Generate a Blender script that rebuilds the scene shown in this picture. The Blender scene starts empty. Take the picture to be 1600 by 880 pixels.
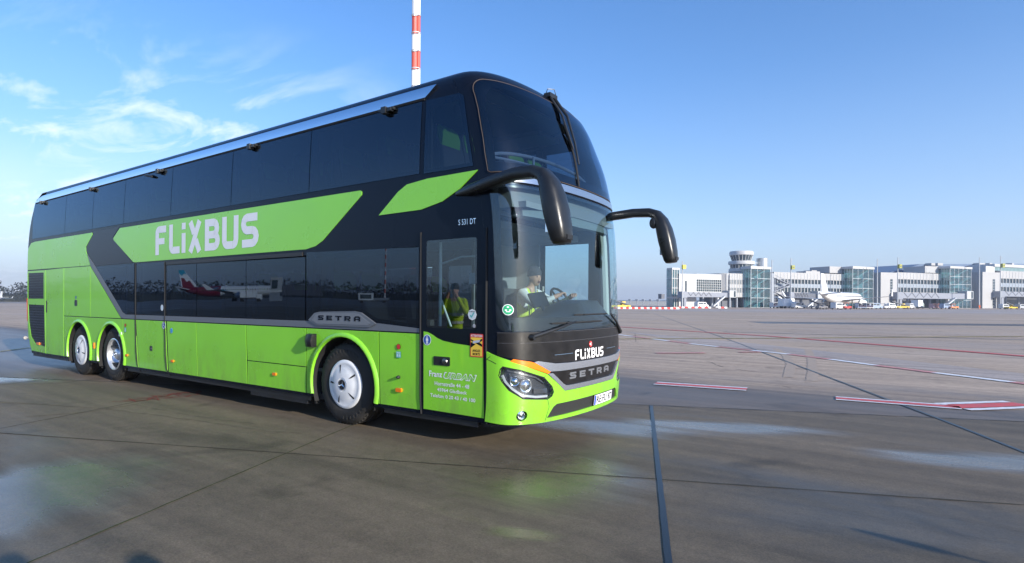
import bpy, math, random
from mathutils import Vector, Matrix, noise
from mathutils.geometry import tessellate_polygon
random.seed(7)
R = math.radians
scene = bpy.context.scene
COL = scene.collection

# ------------------------------------------------------------------ camera
CX, CY, CH = 2.89362, -5.94373, 1.53157
YAW, FPX, V0, ROLL = 2.17248, 902.346, 472.197, 0.006372
FW = Vector((math.cos(YAW), math.sin(YAW), 0)); RT = Vector((math.sin(YAW), -math.cos(YAW), 0)); UP = Vector((0, 0, 1))
CAM = Vector((CX, CY, CH))
cd = bpy.data.cameras.new('camera'); cam = bpy.data.objects.new('camera', cd); COL.objects.link(cam)
rgt = RT*math.cos(ROLL) + UP*(-math.sin(ROLL)) if False else RT*math.cos(ROLL) + UP*math.sin(ROLL)
upv = UP*math.cos(ROLL) - RT*math.sin(ROLL)
cam.matrix_world = Matrix(((rgt.x, upv.x, -FW.x, CX), (rgt.y, upv.y, -FW.y, CY), (rgt.z, upv.z, -FW.z, CH), (0, 0, 0, 1)))
cd.sensor_width = 36.0; cd.lens = FPX/1600*36.0
cd.shift_y = (V0-440.0)/1600.0
cd.clip_start = 0.05; cd.clip_end = 6000
scene.camera = cam

# ------------------------------------------------------------------ sun and sky
SUN_EL, SUN_AZ = R(17.5), math.atan2(-0.20, 0.98)        # azimuth of the direction towards the sun
sund = Vector((math.cos(SUN_AZ)*math.cos(SUN_EL), math.sin(SUN_AZ)*math.cos(SUN_EL), math.sin(SUN_EL)))
sl = bpy.data.lights.new('sun', 'SUN'); sl.energy = 4.0; sl.angle = R(0.5); sl.color = (1, .93, .82)
so = bpy.data.objects.new('sun', sl); COL.objects.link(so); so.rotation_euler = sund.to_track_quat('Z', 'Y').to_euler()
W = bpy.data.worlds.new('World'); scene.world = W; W.use_nodes = True
nt = W.node_tree; N = nt.nodes; L = nt.links; N.clear()
out = N.new('ShaderNodeOutputWorld'); bg = N.new('ShaderNodeBackground'); L.new(bg.outputs[0], out.inputs[0])
sky = N.new('ShaderNodeTexSky'); sky.sky_type = 'NISHITA'; sky.sun_disc = False
sky.sun_elevation = SUN_EL; sky.sun_rotation = math.pi/2 - SUN_AZ
sky.air_density = 1.0; sky.dust_density = 0.35; sky.ozone_density = 2.0; sky.altitude = 50
bg.inputs['Strength'].default_value = 0.13
# thin cirrus: noise on a high cloud plane, only where the sky has it (west, left of the mast)
tc = N.new('ShaderNodeTexCoord'); sep = N.new('ShaderNodeSeparateXYZ'); L.new(tc.outputs['Generated'], sep.inputs[0])
def wm(op, a, b=None, c=None):
    m = N.new('ShaderNodeMath'); m.operation = op
    for i, x in enumerate((a, b, c)):
        if x is None: continue
        if isinstance(x, (int, float)): m.inputs[i].default_value = x
        else: L.new(x, m.inputs[i])
    return m.outputs[0]
zc = wm('ADD', wm('MAXIMUM', sep.outputs[2], 0.0), 0.06)
px = wm('DIVIDE', sep.outputs[0], zc); py = wm('DIVIDE', sep.outputs[1], zc)
cmb = N.new('ShaderNodeCombineXYZ'); L.new(px, cmb.inputs[0]); L.new(py, cmb.inputs[1])
mp = N.new('ShaderNodeMapping'); L.new(cmb.outputs[0], mp.inputs[0])
mp.inputs['Rotation'].default_value = (0, 0, R(38)); mp.inputs['Scale'].default_value = (.55, 1.5, 1)
n1 = N.new('ShaderNodeTexNoise'); L.new(mp.outputs[0], n1.inputs['Vector']); n1.inputs['Scale'].default_value = 1.9
n1.inputs['Detail'].default_value = 9; n1.inputs['Roughness'].default_value = .62; n1.inputs['Distortion'].default_value = .6
n2 = N.new('ShaderNodeTexNoise'); L.new(cmb.outputs[0], n2.inputs['Vector']); n2.inputs['Scale'].default_value = .33; n2.inputs['Detail'].default_value = 2
cr = N.new('ShaderNodeValToRGB'); L.new(n1.outputs[0], cr.inputs[0]); cr.color_ramp.elements[0].position = .50; cr.color_ramp.elements[1].position = .68
cr2 = N.new('ShaderNodeValToRGB'); L.new(n2.outputs[0], cr2.inputs[0]); cr2.color_ramp.elements[0].position = .47; cr2.color_ramp.elements[1].position = .6
# directional mask: cloud bank centred on the azimuth to the left of the coach
dx = wm('MULTIPLY', sep.outputs[0], -.945); dy = wm('MULTIPLY', sep.outputs[1], .326)
dm = N.new('ShaderNodeMapRange'); L.new(wm('ADD', dx, dy), dm.inputs[0]); dm.inputs[1].default_value = .80; dm.inputs[2].default_value = .97
hm = N.new('ShaderNodeMapRange'); L.new(sep.outputs[2], hm.inputs[0]); hm.inputs[1].default_value = .41; hm.inputs[2].default_value = .27
cf = wm('MULTIPLY', wm('MULTIPLY', cr.outputs[0], cr2.outputs[0]), wm('MULTIPLY', dm.outputs[0], hm.outputs[0]))
# low pale bank near the western horizon
hb = N.new('ShaderNodeMapRange'); L.new(sep.outputs[2], hb.inputs[0]); hb.inputs[1].default_value = .24; hb.inputs[2].default_value = .16
dm2 = N.new('ShaderNodeMapRange'); L.new(wm('ADD', dx, dy), dm2.inputs[0]); dm2.inputs[1].default_value = .90; dm2.inputs[2].default_value = .985
n3 = N.new('ShaderNodeTexNoise'); L.new(tc.outputs['Generated'], n3.inputs['Vector']); n3.inputs['Scale'].default_value = 9; n3.inputs['Detail'].default_value = 6
bank = wm('MULTIPLY', wm('MULTIPLY', hb.outputs[0], dm2.outputs[0]), wm('MULTIPLY', n3.outputs[0], .32))
call = wm('MINIMUM', wm('ADD', wm('MULTIPLY', cf, .75), bank), .9)
hsv = N.new('ShaderNodeHueSaturation'); L.new(sky.outputs[0], hsv.inputs['Color']); hsv.inputs['Saturation'].default_value = 1.25
# pale periwinkle air low over the horizon
ha = N.new('ShaderNodeValToRGB'); L.new(sep.outputs[2], ha.inputs[0]); ha.color_ramp.interpolation = 'B_SPLINE'
ha.color_ramp.elements[0].position = 0.0; ha.color_ramp.elements[0].color = (.92, .92, .92, 1); ha.color_ramp.elements[1].position = .36; ha.color_ramp.elements[1].color = (0, 0, 0, 1)
e_ = ha.color_ramp.elements.new(.13); e_.color = (.42, .42, .42, 1)
tintn = N.new('ShaderNodeMix'); tintn.data_type = 'RGBA'; tintn.blend_type = 'MULTIPLY'; tintn.inputs[0].default_value = 1; L.new(hsv.outputs[0], tintn.inputs[6]); tintn.inputs[7].default_value = (.88, .90, 1.06, 1)
hmix = N.new('ShaderNodeMix'); hmix.data_type = 'RGBA'; L.new(ha.outputs[0], hmix.inputs[0]); L.new(tintn.outputs[2], hmix.inputs[6]); hmix.inputs[7].default_value = (2.05, 2.55, 3.6, 1)
mix = N.new('ShaderNodeMix'); mix.data_type = 'RGBA'; L.new(call, mix.inputs[0]); L.new(hmix.outputs[2], mix.inputs[6]); mix.inputs[7].default_value = (5.2, 5.5, 6.0, 1)
L.new(mix.outputs[2], bg.inputs[0])
scene.view_settings.view_transform = 'Standard'; scene.view_settings.look = 'None'
scene.view_settings.exposure = 0.93; scene.view_settings.gamma = 1.0
scene.render.engine = 'CYCLES'
scene.cycles.max_bounces = 10; scene.cycles.transparent_max_bounces = 24; scene.cycles.glossy_bounces = 4
scene.cycles.sample_clamp_indirect = 6.0

# ------------------------------------------------------------------ helpers
def at(u, v, depth):
    """photo pixel + distance -> point of the place"""
    x = (u-800)/FPX; y = -(v-V0)/FPX
    c, s = math.cos(ROLL), math.sin(ROLL)
    x, y = c*x-s*y, s*x+c*y
    return CAM + (FW + RT*x + UP*y)*depth
def gnd(u, v, z=0.0):
    p = at(u, v, 1.0)-CAM
    return CAM + p*((z-CH)/p.z)

MATS = {}
def mat(name, col, rough=.5, metal=0, coat=0, spec=.5, emit=None, bump=0, bscale=40, var=0, vscale=3, alpha=None):
    if name in MATS: return MATS[name]
    m = bpy.data.materials.new(name); m.use_nodes = True; n = m.node_tree.nodes; l = m.node_tree.links
    b = n['Principled BSDF']; b.inputs['Base Color'].default_value = (*col, 1); b.inputs['Roughness'].default_value = rough
    b.inputs['Metallic'].default_value = metal; b.inputs['Coat Weight'].default_value = coat; b.inputs['Coat Roughness'].default_value = .03
    b.inputs['Specular IOR Level'].default_value = spec
    if emit: b.inputs['Emission Color'].default_value = (*emit[:3], 1); b.inputs['Emission Strength'].default_value = emit[3]
    if var or bump:
        t = n.new('ShaderNodeTexCoord')
        if var:
            no = n.new('ShaderNodeTexNoise'); l.new(t.outputs['Object'], no.inputs['Vector']); no.inputs['Scale'].default_value = vscale; no.inputs['Detail'].default_value = 6
            mr = n.new('ShaderNodeMapRange'); l.new(no.outputs[0], mr.inputs[0]); mr.inputs[1].default_value = .3; mr.inputs[2].default_value = .7
            mr.inputs[3].default_value = 1-var; mr.inputs[4].default_value = 1+var*.5
            mm = n.new('ShaderNodeMix'); mm.data_type = 'RGBA'; mm.blend_type = 'MULTIPLY'; mm.inputs[0].default_value = 1
            mm.inputs[6].default_value = (*col, 1); l.new(mr.outputs[0], mm.inputs[7]); l.new(mm.outputs[2], b.inputs['Base Color'])
            mr2 = n.new('ShaderNodeMapRange'); l.new(no.outputs[0], mr2.inputs[0]); mr2.inputs[1].default_value = .3; mr2.inputs[2].default_value = .7
            mr2.inputs[3].default_value = rough*.8; mr2.inputs[4].default_value = min(1, rough*1.25); l.new(mr2.outputs[0], b.inputs['Roughness'])
        if bump:
            nb = n.new('ShaderNodeTexNoise'); l.new(t.outputs['Object'], nb.inputs['Vector']); nb.inputs['Scale'].default_value = bscale; nb.inputs['Detail'].default_value = 3
            bp = n.new('ShaderNodeBump'); l.new(nb.outputs[0], bp.inputs['Height']); bp.inputs['Strength'].default_value = bump; bp.inputs['Distance'].default_value = .01
            l.new(bp.outputs[0], b.inputs['Normal'])
            if coat: l.new(bp.outputs[0], b.inputs['Coat Normal'])
    MATS[name] = m; return m
def glass(name, tint, r0=.05, rough=.0, wave=0.0, wscale=.8, gcol=(1, 1, 1), dirt=0):
    m = bpy.data.materials.new(name); m.use_nodes = True; n = m.node_tree.nodes; l = m.node_tree.links; n.clear()
    o = n.new('ShaderNodeOutputMaterial'); mx = n.new('ShaderNodeMixShader'); tr = n.new('ShaderNodeBsdfTransparent'); gl = n.new('ShaderNodeBsdfGlossy')
    tr.inputs[0].default_value = (*tint, 1); gl.inputs['Roughness'].default_value = rough; gl.inputs[0].default_value = (*gcol, 1)
    lw = n.new('ShaderNodeLayerWeight'); lw.inputs[0].default_value = .5
    p = n.new('ShaderNodeMath'); p.operation = 'POWER'; l.new(lw.outputs['Facing'], p.inputs[0]); p.inputs[1].default_value = 5
    q = n.new('ShaderNodeMath'); q.operation = 'MULTIPLY_ADD'; l.new(p.outputs[0], q.inputs[0]); q.inputs[1].default_value = 1-r0; q.inputs[2].default_value = r0
    l.new(q.outputs[0], mx.inputs[0]); l.new(tr.outputs[0], mx.inputs[1]); l.new(gl.outputs[0], mx.inputs[2])
    last = mx.outputs[0]
    t = n.new('ShaderNodeTexCoord')
    if wave:
        nb = n.new('ShaderNodeTexNoise'); l.new(t.outputs['Object'], nb.inputs['Vector']); nb.inputs['Scale'].default_value = wscale; nb.inputs['Detail'].default_value = 1
        bp = n.new('ShaderNodeBump'); l.new(nb.outputs[0], bp.inputs['Height']); bp.inputs['Strength'].default_value = 1; bp.inputs['Distance'].default_value = wave
        l.new(bp.outputs[0], gl.inputs['Normal'])
    if dirt:
        df = n.new('ShaderNodeBsdfDiffuse'); df.inputs[0].default_value = (.55, .53, .5, 1)
        mp_ = n.new('ShaderNodeMapping'); l.new(t.outputs['Object'], mp_.inputs[0]); mp_.inputs['Scale'].default_value = (9, 9, 1.2)
        nd = n.new('ShaderNodeTexNoise'); l.new(mp_.outputs[0], nd.inputs['Vector']); nd.inputs['Scale'].default_value = 2; nd.inputs['Detail'].default_value = 6
        mr = n.new('ShaderNodeMapRange'); l.new(nd.outputs[0], mr.inputs[0]); mr.inputs[1].default_value = .35; mr.inputs[2].default_value = .8; mr.inputs[3].default_value = dirt*.3; mr.inputs[4].default_value = dirt
        m2 = n.new('ShaderNodeMixShader'); l.new(mr.outputs[0], m2.inputs[0]); l.new(last, m2.inputs[1]); l.new(df.outputs[0], m2.inputs[2]); last = m2.outputs[0]
    l.new(last, o.inputs[0]); MATS[name] = m; return m

class MB:
    def __init__(s): s.v = []; s.f = []; s.m = []; s.cn = {}
    def face(s, idx, mi=0): s.f.append(tuple(idx)); s.m.append(mi)
    def poly(s, pts, mi=0):
        b = len(s.v); s.v += [tuple(p) for p in pts]; s.face(range(b, b+len(pts)), mi)
    def box(s, x0, x1, y0, y1, z0, z1, mi=0, M=None):
        b = len(s.v); c = [(x, y, z) for x in (x0, x1) for y in (y0, y1) for z in (z0, z1)]
        if M is not None: c = [tuple(M @ Vector(p)) for p in c]
        s.v += c
        for q in ((0, 1, 3, 2), (4, 6, 7, 5), (0, 4, 5, 1), (2, 3, 7, 6), (0, 2, 6, 4), (1, 5, 7, 3)): s.face([b+i for i in q], mi)
    def prism(s, pts, ext, mi=0):
        """closed prism: 3D polygon pts (list) extruded by vector ext"""
        n = len(pts); b = len(s.v); ext = Vector(ext); s.v += [tuple(p) for p in pts]+[tuple(Vector(p)+ext) for p in pts]
        s.face(range(b, b+n), mi); s.face(range(b+2*n-1, b+n-1, -1), mi)
        for i in range(n): j = (i+1) % n; s.face((b+i, b+n+i, b+n+j, b+j), mi)
    def tube(s, pts, rad, seg=10, mi=0, cap=True, flat=1.0):
        pts = [Vector(p) for p in pts]; n = len(pts); rings = []
        prev = None
        for i, p in enumerate(pts):
            d = (pts[min(i+1, n-1)]-pts[max(i-1, 0)]).normalized()
            if prev is None:
                a = Vector((0, 0, 1)) if abs(d.z) < .9 else Vector((1, 0, 0)); x = d.cross(a).normalized()
            else: x = (prev-d*prev.dot(d)).normalized()
            prev = x; y = d.cross(x); r = rad[i] if isinstance(rad, (list, tuple)) else rad
            b = len(s.v); rings.append(b)
            for k in range(seg):
                t = 2*math.pi*k/seg; s.v.append(tuple(p+x*math.cos(t)*r*flat+y*math.sin(t)*r))
        for i in range(n-1):
            for k in range(seg): s.face((rings[i]+k, rings[i]+(k+1) % seg, rings[i+1]+(k+1) % seg, rings[i+1]+k), mi)
        if cap: s.face([rings[0]+k for k in range(seg)][::-1], mi); s.face([rings[-1]+k for k in range(seg)], mi)
    def lathe(s, prof, c=(0, 0, 0), axis='Y', seg=32, mi=0, closed=False):
        """prof: list of (r, h[, mi]) about the axis through c"""
        rings = []
        for q in prof:
            b = len(s.v); rings.append(b)
            for k in range(seg):
                t = 2*math.pi*k/seg; a, bb = q[0]*math.cos(t), q[0]*math.sin(t)
                s.v.append({'Y': (c[0]+a, c[1]+q[1], c[2]+bb), 'Z': (c[0]+a, c[1]+bb, c[2]+q[1]), 'X': (c[0]+q[1], c[1]+a, c[2]+bb)}[axis])
        for i in range(len(prof)-1):
            mm = prof[i][2] if len(prof[i]) > 2 else mi
            for k in range(seg): s.face((rings[i]+k, rings[i]+(k+1) % seg, rings[i+1]+(k+1) % seg, rings[i+1]+k), mm)
    def loft(s, rings, mi=0, closed=True, caps=True):
        bs = []
        for r in rings: bs.append(len(s.v)); s.v += [tuple(p) for p in r]
        n = len(rings[0])
        for i in range(len(rings)-1):
            for k in range(n if closed else n-1): s.face((bs[i]+k, bs[i]+(k+1) % n, bs[i+1]+(k+1) % n, bs[i+1]+k), mi)
        if caps and closed: s.face([bs[0]+k for k in range(n)][::-1], mi); s.face([bs[-1]+k for k in range(n)], mi)
    def build(s, name, mats, parent=None, smooth=True, ang=35, merge=False, L0=None):
        me = bpy.data.meshes.new(name); me.from_pydata(s.v, [], s.f); me.update()
        if not isinstance(mats, (list, tuple)): mats = [mats]
        for m in mats: me.materials.append(m)
        if len(mats) > 1: me.polygons.foreach_set('material_index', s.m)
        if merge and not s.cn:
            import bmesh
            bm = bmesh.new(); bm.from_mesh(me); bmesh.ops.remove_doubles(bm, verts=bm.verts, dist=1e-4); bmesh.ops.recalc_face_normals(bm, faces=bm.faces); bm.to_mesh(me); bm.free()
        if s.cn:
            me.polygons.foreach_set('use_smooth', [True]*len(me.polygons)); ln = []
            for i, f_ in enumerate(s.f):
                ns = s.cn.get(i); pn = tuple(me.polygons[i].normal)
                ln += [tuple(q) for q in ns] if ns else [pn]*len(f_)
            me.normals_split_custom_set(ln)
        elif smooth:
            me.polygons.foreach_set('use_smooth', [True]*len(me.polygons)); me.set_sharp_from_angle(angle=R(ang))
        o = bpy.data.objects.new(name, me); COL.objects.link(o)
        if parent is not None: setparent(o, parent)
        return o
def wloc(o):
    v = o.location.copy()
    return v
def setparent(o, p):
    o.parent = p
    w = Matrix.Identity(4); q = p
    chain = []
    while q is not None: chain.append(q); q = q.parent
    for q in reversed(chain): w = w @ q.matrix_parent_inverse @ Matrix.LocRotScale(q.location, q.rotation_euler, q.scale)
    o.matrix_parent_inverse = w.inverted()
def tag(o, label=None, cat=None, group=None, kind=None):
    if label: o['label'] = label
    if cat: o['category'] = cat
    if group: o['group'] = group
    if kind: o['kind'] = kind
    return o
def empty(name, loc, label, cat, group=None):
    o = bpy.data.objects.new(name, None); COL.objects.link(o); o.location = loc; o.empty_display_size = .3
    return tag(o, label, cat, group)
def textmesh(txt, size, shear=0, bold=0, spacing=1.0, align='LEFT'):
    """2D triangles of a text, as polygons in text space"""
    c = bpy.data.curves.new('t', 'FONT'); c.body = txt; c.size = size; c.shear = shear; c.offset = bold; c.space_character = spacing; c.align_x = align; c.resolution_u = 3
    o = bpy.data.objects.new('t', c); COL.objects.link(o); dg = bpy.context.evaluated_depsgraph_get(); dg.update()
    me = bpy.data.meshes.new_from_object(o.evaluated_get(dg))
    polys = [[(me.vertices[i].co.x, me.vertices[i].co.y) for i in p.vertices] for p in me.polygons]
    bpy.data.objects.remove(o); bpy.data.curves.remove(c); bpy.data.meshes.remove(me)
    return polys
def fit(polys, x0, x1, y0, y1):
    xs = [p[0] for q in polys for p in q]; ys = [p[1] for q in polys for p in q]
    a, b, c, d = min(xs), max(xs), min(ys), max(ys)
    return [[(x0+(p[0]-a)/(b-a)*(x1-x0), y0+(p[1]-c)/(d-c)*(y1-y0)) for p in q] for q in polys]
def stroke(path, w):
    """strip of quads of width w along a 2D path"""
    path = [p for i, p in enumerate(path) if i == 0 or math.hypot(p[0]-path[i-1][0], p[1]-path[i-1][1]) > 1e-3]
    n = len(path); Ls = []; Rs = []
    for i in range(n):
        a = Vector(path[max(i-1, 0)]); b = Vector(path[min(i+1, n-1)]); p = Vector(path[i])
        if 0 < i < n-1:
            d1 = (p-a).normalized(); d2 = (b-p).normalized(); t = (d1+d2).normalized(); nn = Vector((-t.y, t.x)); k = 1/max(.35, nn.dot(Vector((-d1.y, d1.x))))
        else: d = (b-a).normalized(); nn = Vector((-d.y, d.x)); k = 1
        Ls.append(p+nn*w/2*k); Rs.append(p-nn*w/2*k)
    return [[tuple(Rs[i]), tuple(Rs[i+1]), tuple(Ls[i+1]), tuple(Ls[i])] for i in range(n-1)]
def arc(cx, cy, r, a0, a1, n=6, ry=None):
    ry = r if ry is None else ry
    return [(cx+r*math.cos(R(a0+(a1-a0)*i/n)), cy+ry*math.sin(R(a0+(a1-a0)*i/n))) for i in range(n+1)]
def flixbus(x0, x1, z0, z1, w=.235):
    H = 1.0; h = w/2; o = []
    def L_(x, strokes): 
        for s_ in strokes: o.extend([[(x+p[0], p[1]) for p in q] for q in s_])
    r = .13
    # F (width .68)
    L_(0, [stroke([(h, 0), (h, 1-h-r)]+arc(h+r, 1-h-r, r, 180, 90, 4)+[(.70, 1-h)], w), stroke([(w, .47), (.60, .47)], w*.9)])
    L_(.90, [stroke([(h, 1), (h, h+r)]+arc(h+r, h+r, r, 180, 270, 4)+[(.66, h)], w)])
    L_(1.68, [stroke([(h, 0), (h, .66)], w), stroke([(h, .78), (h, 1)], w)])
    L_(2.06, [stroke([(.13, 0), (.30, .30), (.50, .70), (.66, 1)], w), stroke([(.13, 1), (.30, .70), (.345, .60)], w), stroke([(.455, .40), (.50, .30), (.66, 0)], w)])
    L_(3.02, [stroke([(h, 0), (h, 1)], w), stroke([(w, 1-h), (.46, 1-h)]+arc(.46, .69, .1925, 90, -90, 8)+[(w, .4975)], w), stroke([(w, h), (.50, h)]+arc(.50, .31, .1925, -90, 90, 8)+[(.44, .5025)], w)])
    L_(3.95, [stroke([(h, 1), (h, h+.16)]+arc(h+.16, h+.16, .16, 180, 270, 5)+[(.82-h-.16, h)]+arc(.82-h-.16, h+.16, .16, 270, 360, 5)+[(.82-h, 1)], w)])
    L_(4.93, [stroke([(.74, 1-h), (h+.15, 1-h)]+arc(h+.16, 1-h-.19, .19, 100, 260, 6)[0:]+[(.50, .50)]+arc(.50, .50-.19, .19, 90, -90, 6)+[(0.02, h)], w)])
    return fit(o, x0, x1, z0, z1)
def setra(x0, x1, z0, z1):
    w = .3; h = .15; o = []; d = 0
    def put(x, ss):
        for s_ in ss: o.extend([[(x+p[0], p[1]) for p in q] for q in s_])
    put(0, [stroke([(1.1, .87), (.2, .87), (.14, .70), (.25, .52), (.85, .48), (.98, .30), (.9, .13), (0, .13)], .26)])
    put(1.75, [stroke([(h, 0), (h, 1)], w), stroke([(w, .87), (1.1, .87)], .25), stroke([(w, .5), (1.0, .5)], .22), stroke([(w, .13), (1.1, .13)], .25)])
    put(3.5, [stroke([(0, .87), (1.2, .87)], .26), stroke([(.6, 0), (.6, .74)], w)])
    put(5.3, [stroke([(h, 0), (h, 1)], w), stroke([(w, .87), (.9, .87), (1.02, .75), (.98, .5), (.85, .42), (w, .42)], .24), stroke([(.65, .30), (1.05, 0)], .28)])
    put(7.1, [stroke([(h, 0), (h, .72), (.32, .87), (.85, .87), (1.02, .72), (1.02, 0)], .28), stroke([(.30, .38), (.88, .38)], .22)])
    return fit(o, x0, x1, z0, z1)

# ------------------------------------------------------------------ materials
GREEN = mat('green_paint', (.25, .68, .032), .30, coat=.6, bump=.07, bscale=1.1, var=.05, vscale=1.6)
def road_film(m):          # thin dried spray on the lower panels
    n = m.node_tree.nodes; l = m.node_tree.links; b = n['Principled BSDF']; src = b.inputs['Base Color'].links[0].from_socket
    g = n.new('ShaderNodeNewGeometry'); sx = n.new('ShaderNodeSeparateXYZ'); l.new(g.outputs['Position'], sx.inputs[0])
    mr = n.new('ShaderNodeMapRange'); l.new(sx.outputs[2], mr.inputs[0]); mr.inputs[1].default_value = .95; mr.inputs[2].default_value = .30
    mp_ = n.new('ShaderNodeMapping'); l.new(g.outputs['Position'], mp_.inputs[0]); mp_.inputs['Scale'].default_value = (2.2, 2.2, .9)
    no = n.new('ShaderNodeTexNoise'); l.new(mp_.outputs[0], no.inputs['Vector']); no.inputs['Scale'].default_value = 2.4; no.inputs['Detail'].default_value = 9; no.inputs['Roughness'].default_value = .7
    m2 = n.new('ShaderNodeMapRange'); l.new(no.outputs[0], m2.inputs[0]); m2.inputs[1].default_value = .42; m2.inputs[2].default_value = .72; m2.inputs[3].default_value = .06; m2.inputs[4].default_value = .55
    k = n.new('ShaderNodeMath'); k.operation = 'MULTIPLY'; l.new(mr.outputs[0], k.inputs[0]); l.new(m2.outputs[0], k.inputs[1])
    mx = n.new('ShaderNodeMix'); mx.data_type = 'RGBA'; l.new(k.outputs[0], mx.inputs[0]); l.new(src, mx.inputs[6]); mx.inputs[7].default_value = (.15, .16, .075, 1); l.new(mx.outputs[2], b.inputs['Base Color'])
road_film(GREEN)
BLACK = mat('black_paint', (.005, .007, .013), .25, spec=.24, bump=.02, bscale=1.0); BLACK.node_tree.nodes['Principled BSDF'].inputs['Specular Tint'].default_value = (.55, .75, 1, 1)
SLATE = mat('slate_paint', (.020, .026, .040), .32, spec=.3)
GREY = mat('grey_strip', (.16, .175, .20), .35, metal=.3)
RUB = mat('black_rubber', (.012, .012, .013), .75, bump=.15, bscale=60)
TYRE = mat('tyre_rubber', (.022, .020, .018), .75, bump=.3, bscale=30, var=.6, vscale=5)
PLAST = mat('black_plastic', (.016, .017, .019), .38, bump=.06, bscale=90, var=.25, vscale=5)
GRIME = mat('grimy_black_plastic', (.012, .0105, .010), .38, spec=.35, coat=.1, var=.45, vscale=7)
DARK = mat('dark_underbody', (.01, .01, .011), .8)
SILV = mat('silver_trim', (.86, .90, .95), .14, metal=1.0)
CHROME = mat('dusty_chrome', (.62, .65, .70), .27, metal=.85)
WHITE = mat('white_paint', (.78, .79, .80), .35, coat=.2)
LETW = mat('white_lettering', (.82, .82, .84), .4)
ORANGE = mat('orange_lens', (.9, .22, .01), .15, coat=1)
RED = mat('red_lens', (.45, .01, .01), .15, coat=1)
ALLOY = mat('alloy', (.70, .72, .75), .32, metal=.75)
HUBW = mat('white_wheel_cover', (.74, .75, .77), .34, coat=.4, var=.14, vscale=7)
WSG = glass('windscreen_glass', (.66, .79, .82), .10, .0, wave=.005, wscale=.9, gcol=(.85, .95, 1))
TWSG = glass('tinted_windscreen_glass', (.24, .32, .42), .075, .0, wave=.004, wscale=.9, gcol=(.8, .9, 1))
SIDEG = glass('dark_side_glass', (.06, .08, .10), .085, .0, wave=.010, wscale=.55, gcol=(.60, .78, 1))
DOORG = glass('door_glass', (.42, .52, .54), .10, .0, wave=.005, wscale=.7, gcol=(.8, .92, 1))
CLRG = glass('clear_lens', (.92, .94, .95), .08, .0)
BLDG = glass('building_glass', (.28, .46, .50), .16, .02, gcol=(.7, .9, .95))
INT = mat('interior_grey', (.20, .21, .22), .7)
INTD = mat('interior_dark', (.035, .04, .045), .6)
SEATM = mat('seat_fabric', (.05, .05, .055), .9)
SEATG = mat('seat_green', (.13, .33, .03), .85)
SKIN = mat('skin', (.50, .28, .20), .55)
HIVIS = mat('hi_vis_yellow', (.55, .75, .03), .7, var=.12, vscale=9)
REFL = mat('reflective_tape', (.55, .57, .58), .35)
CLOTHD = mat('dark_cloth', (.02, .022, .03), .85)
CLOTHW = mat('white_cloth', (.70, .70, .70), .8)
FROST = mat('red_marking', (.55, .03, .035), .6)

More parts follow.
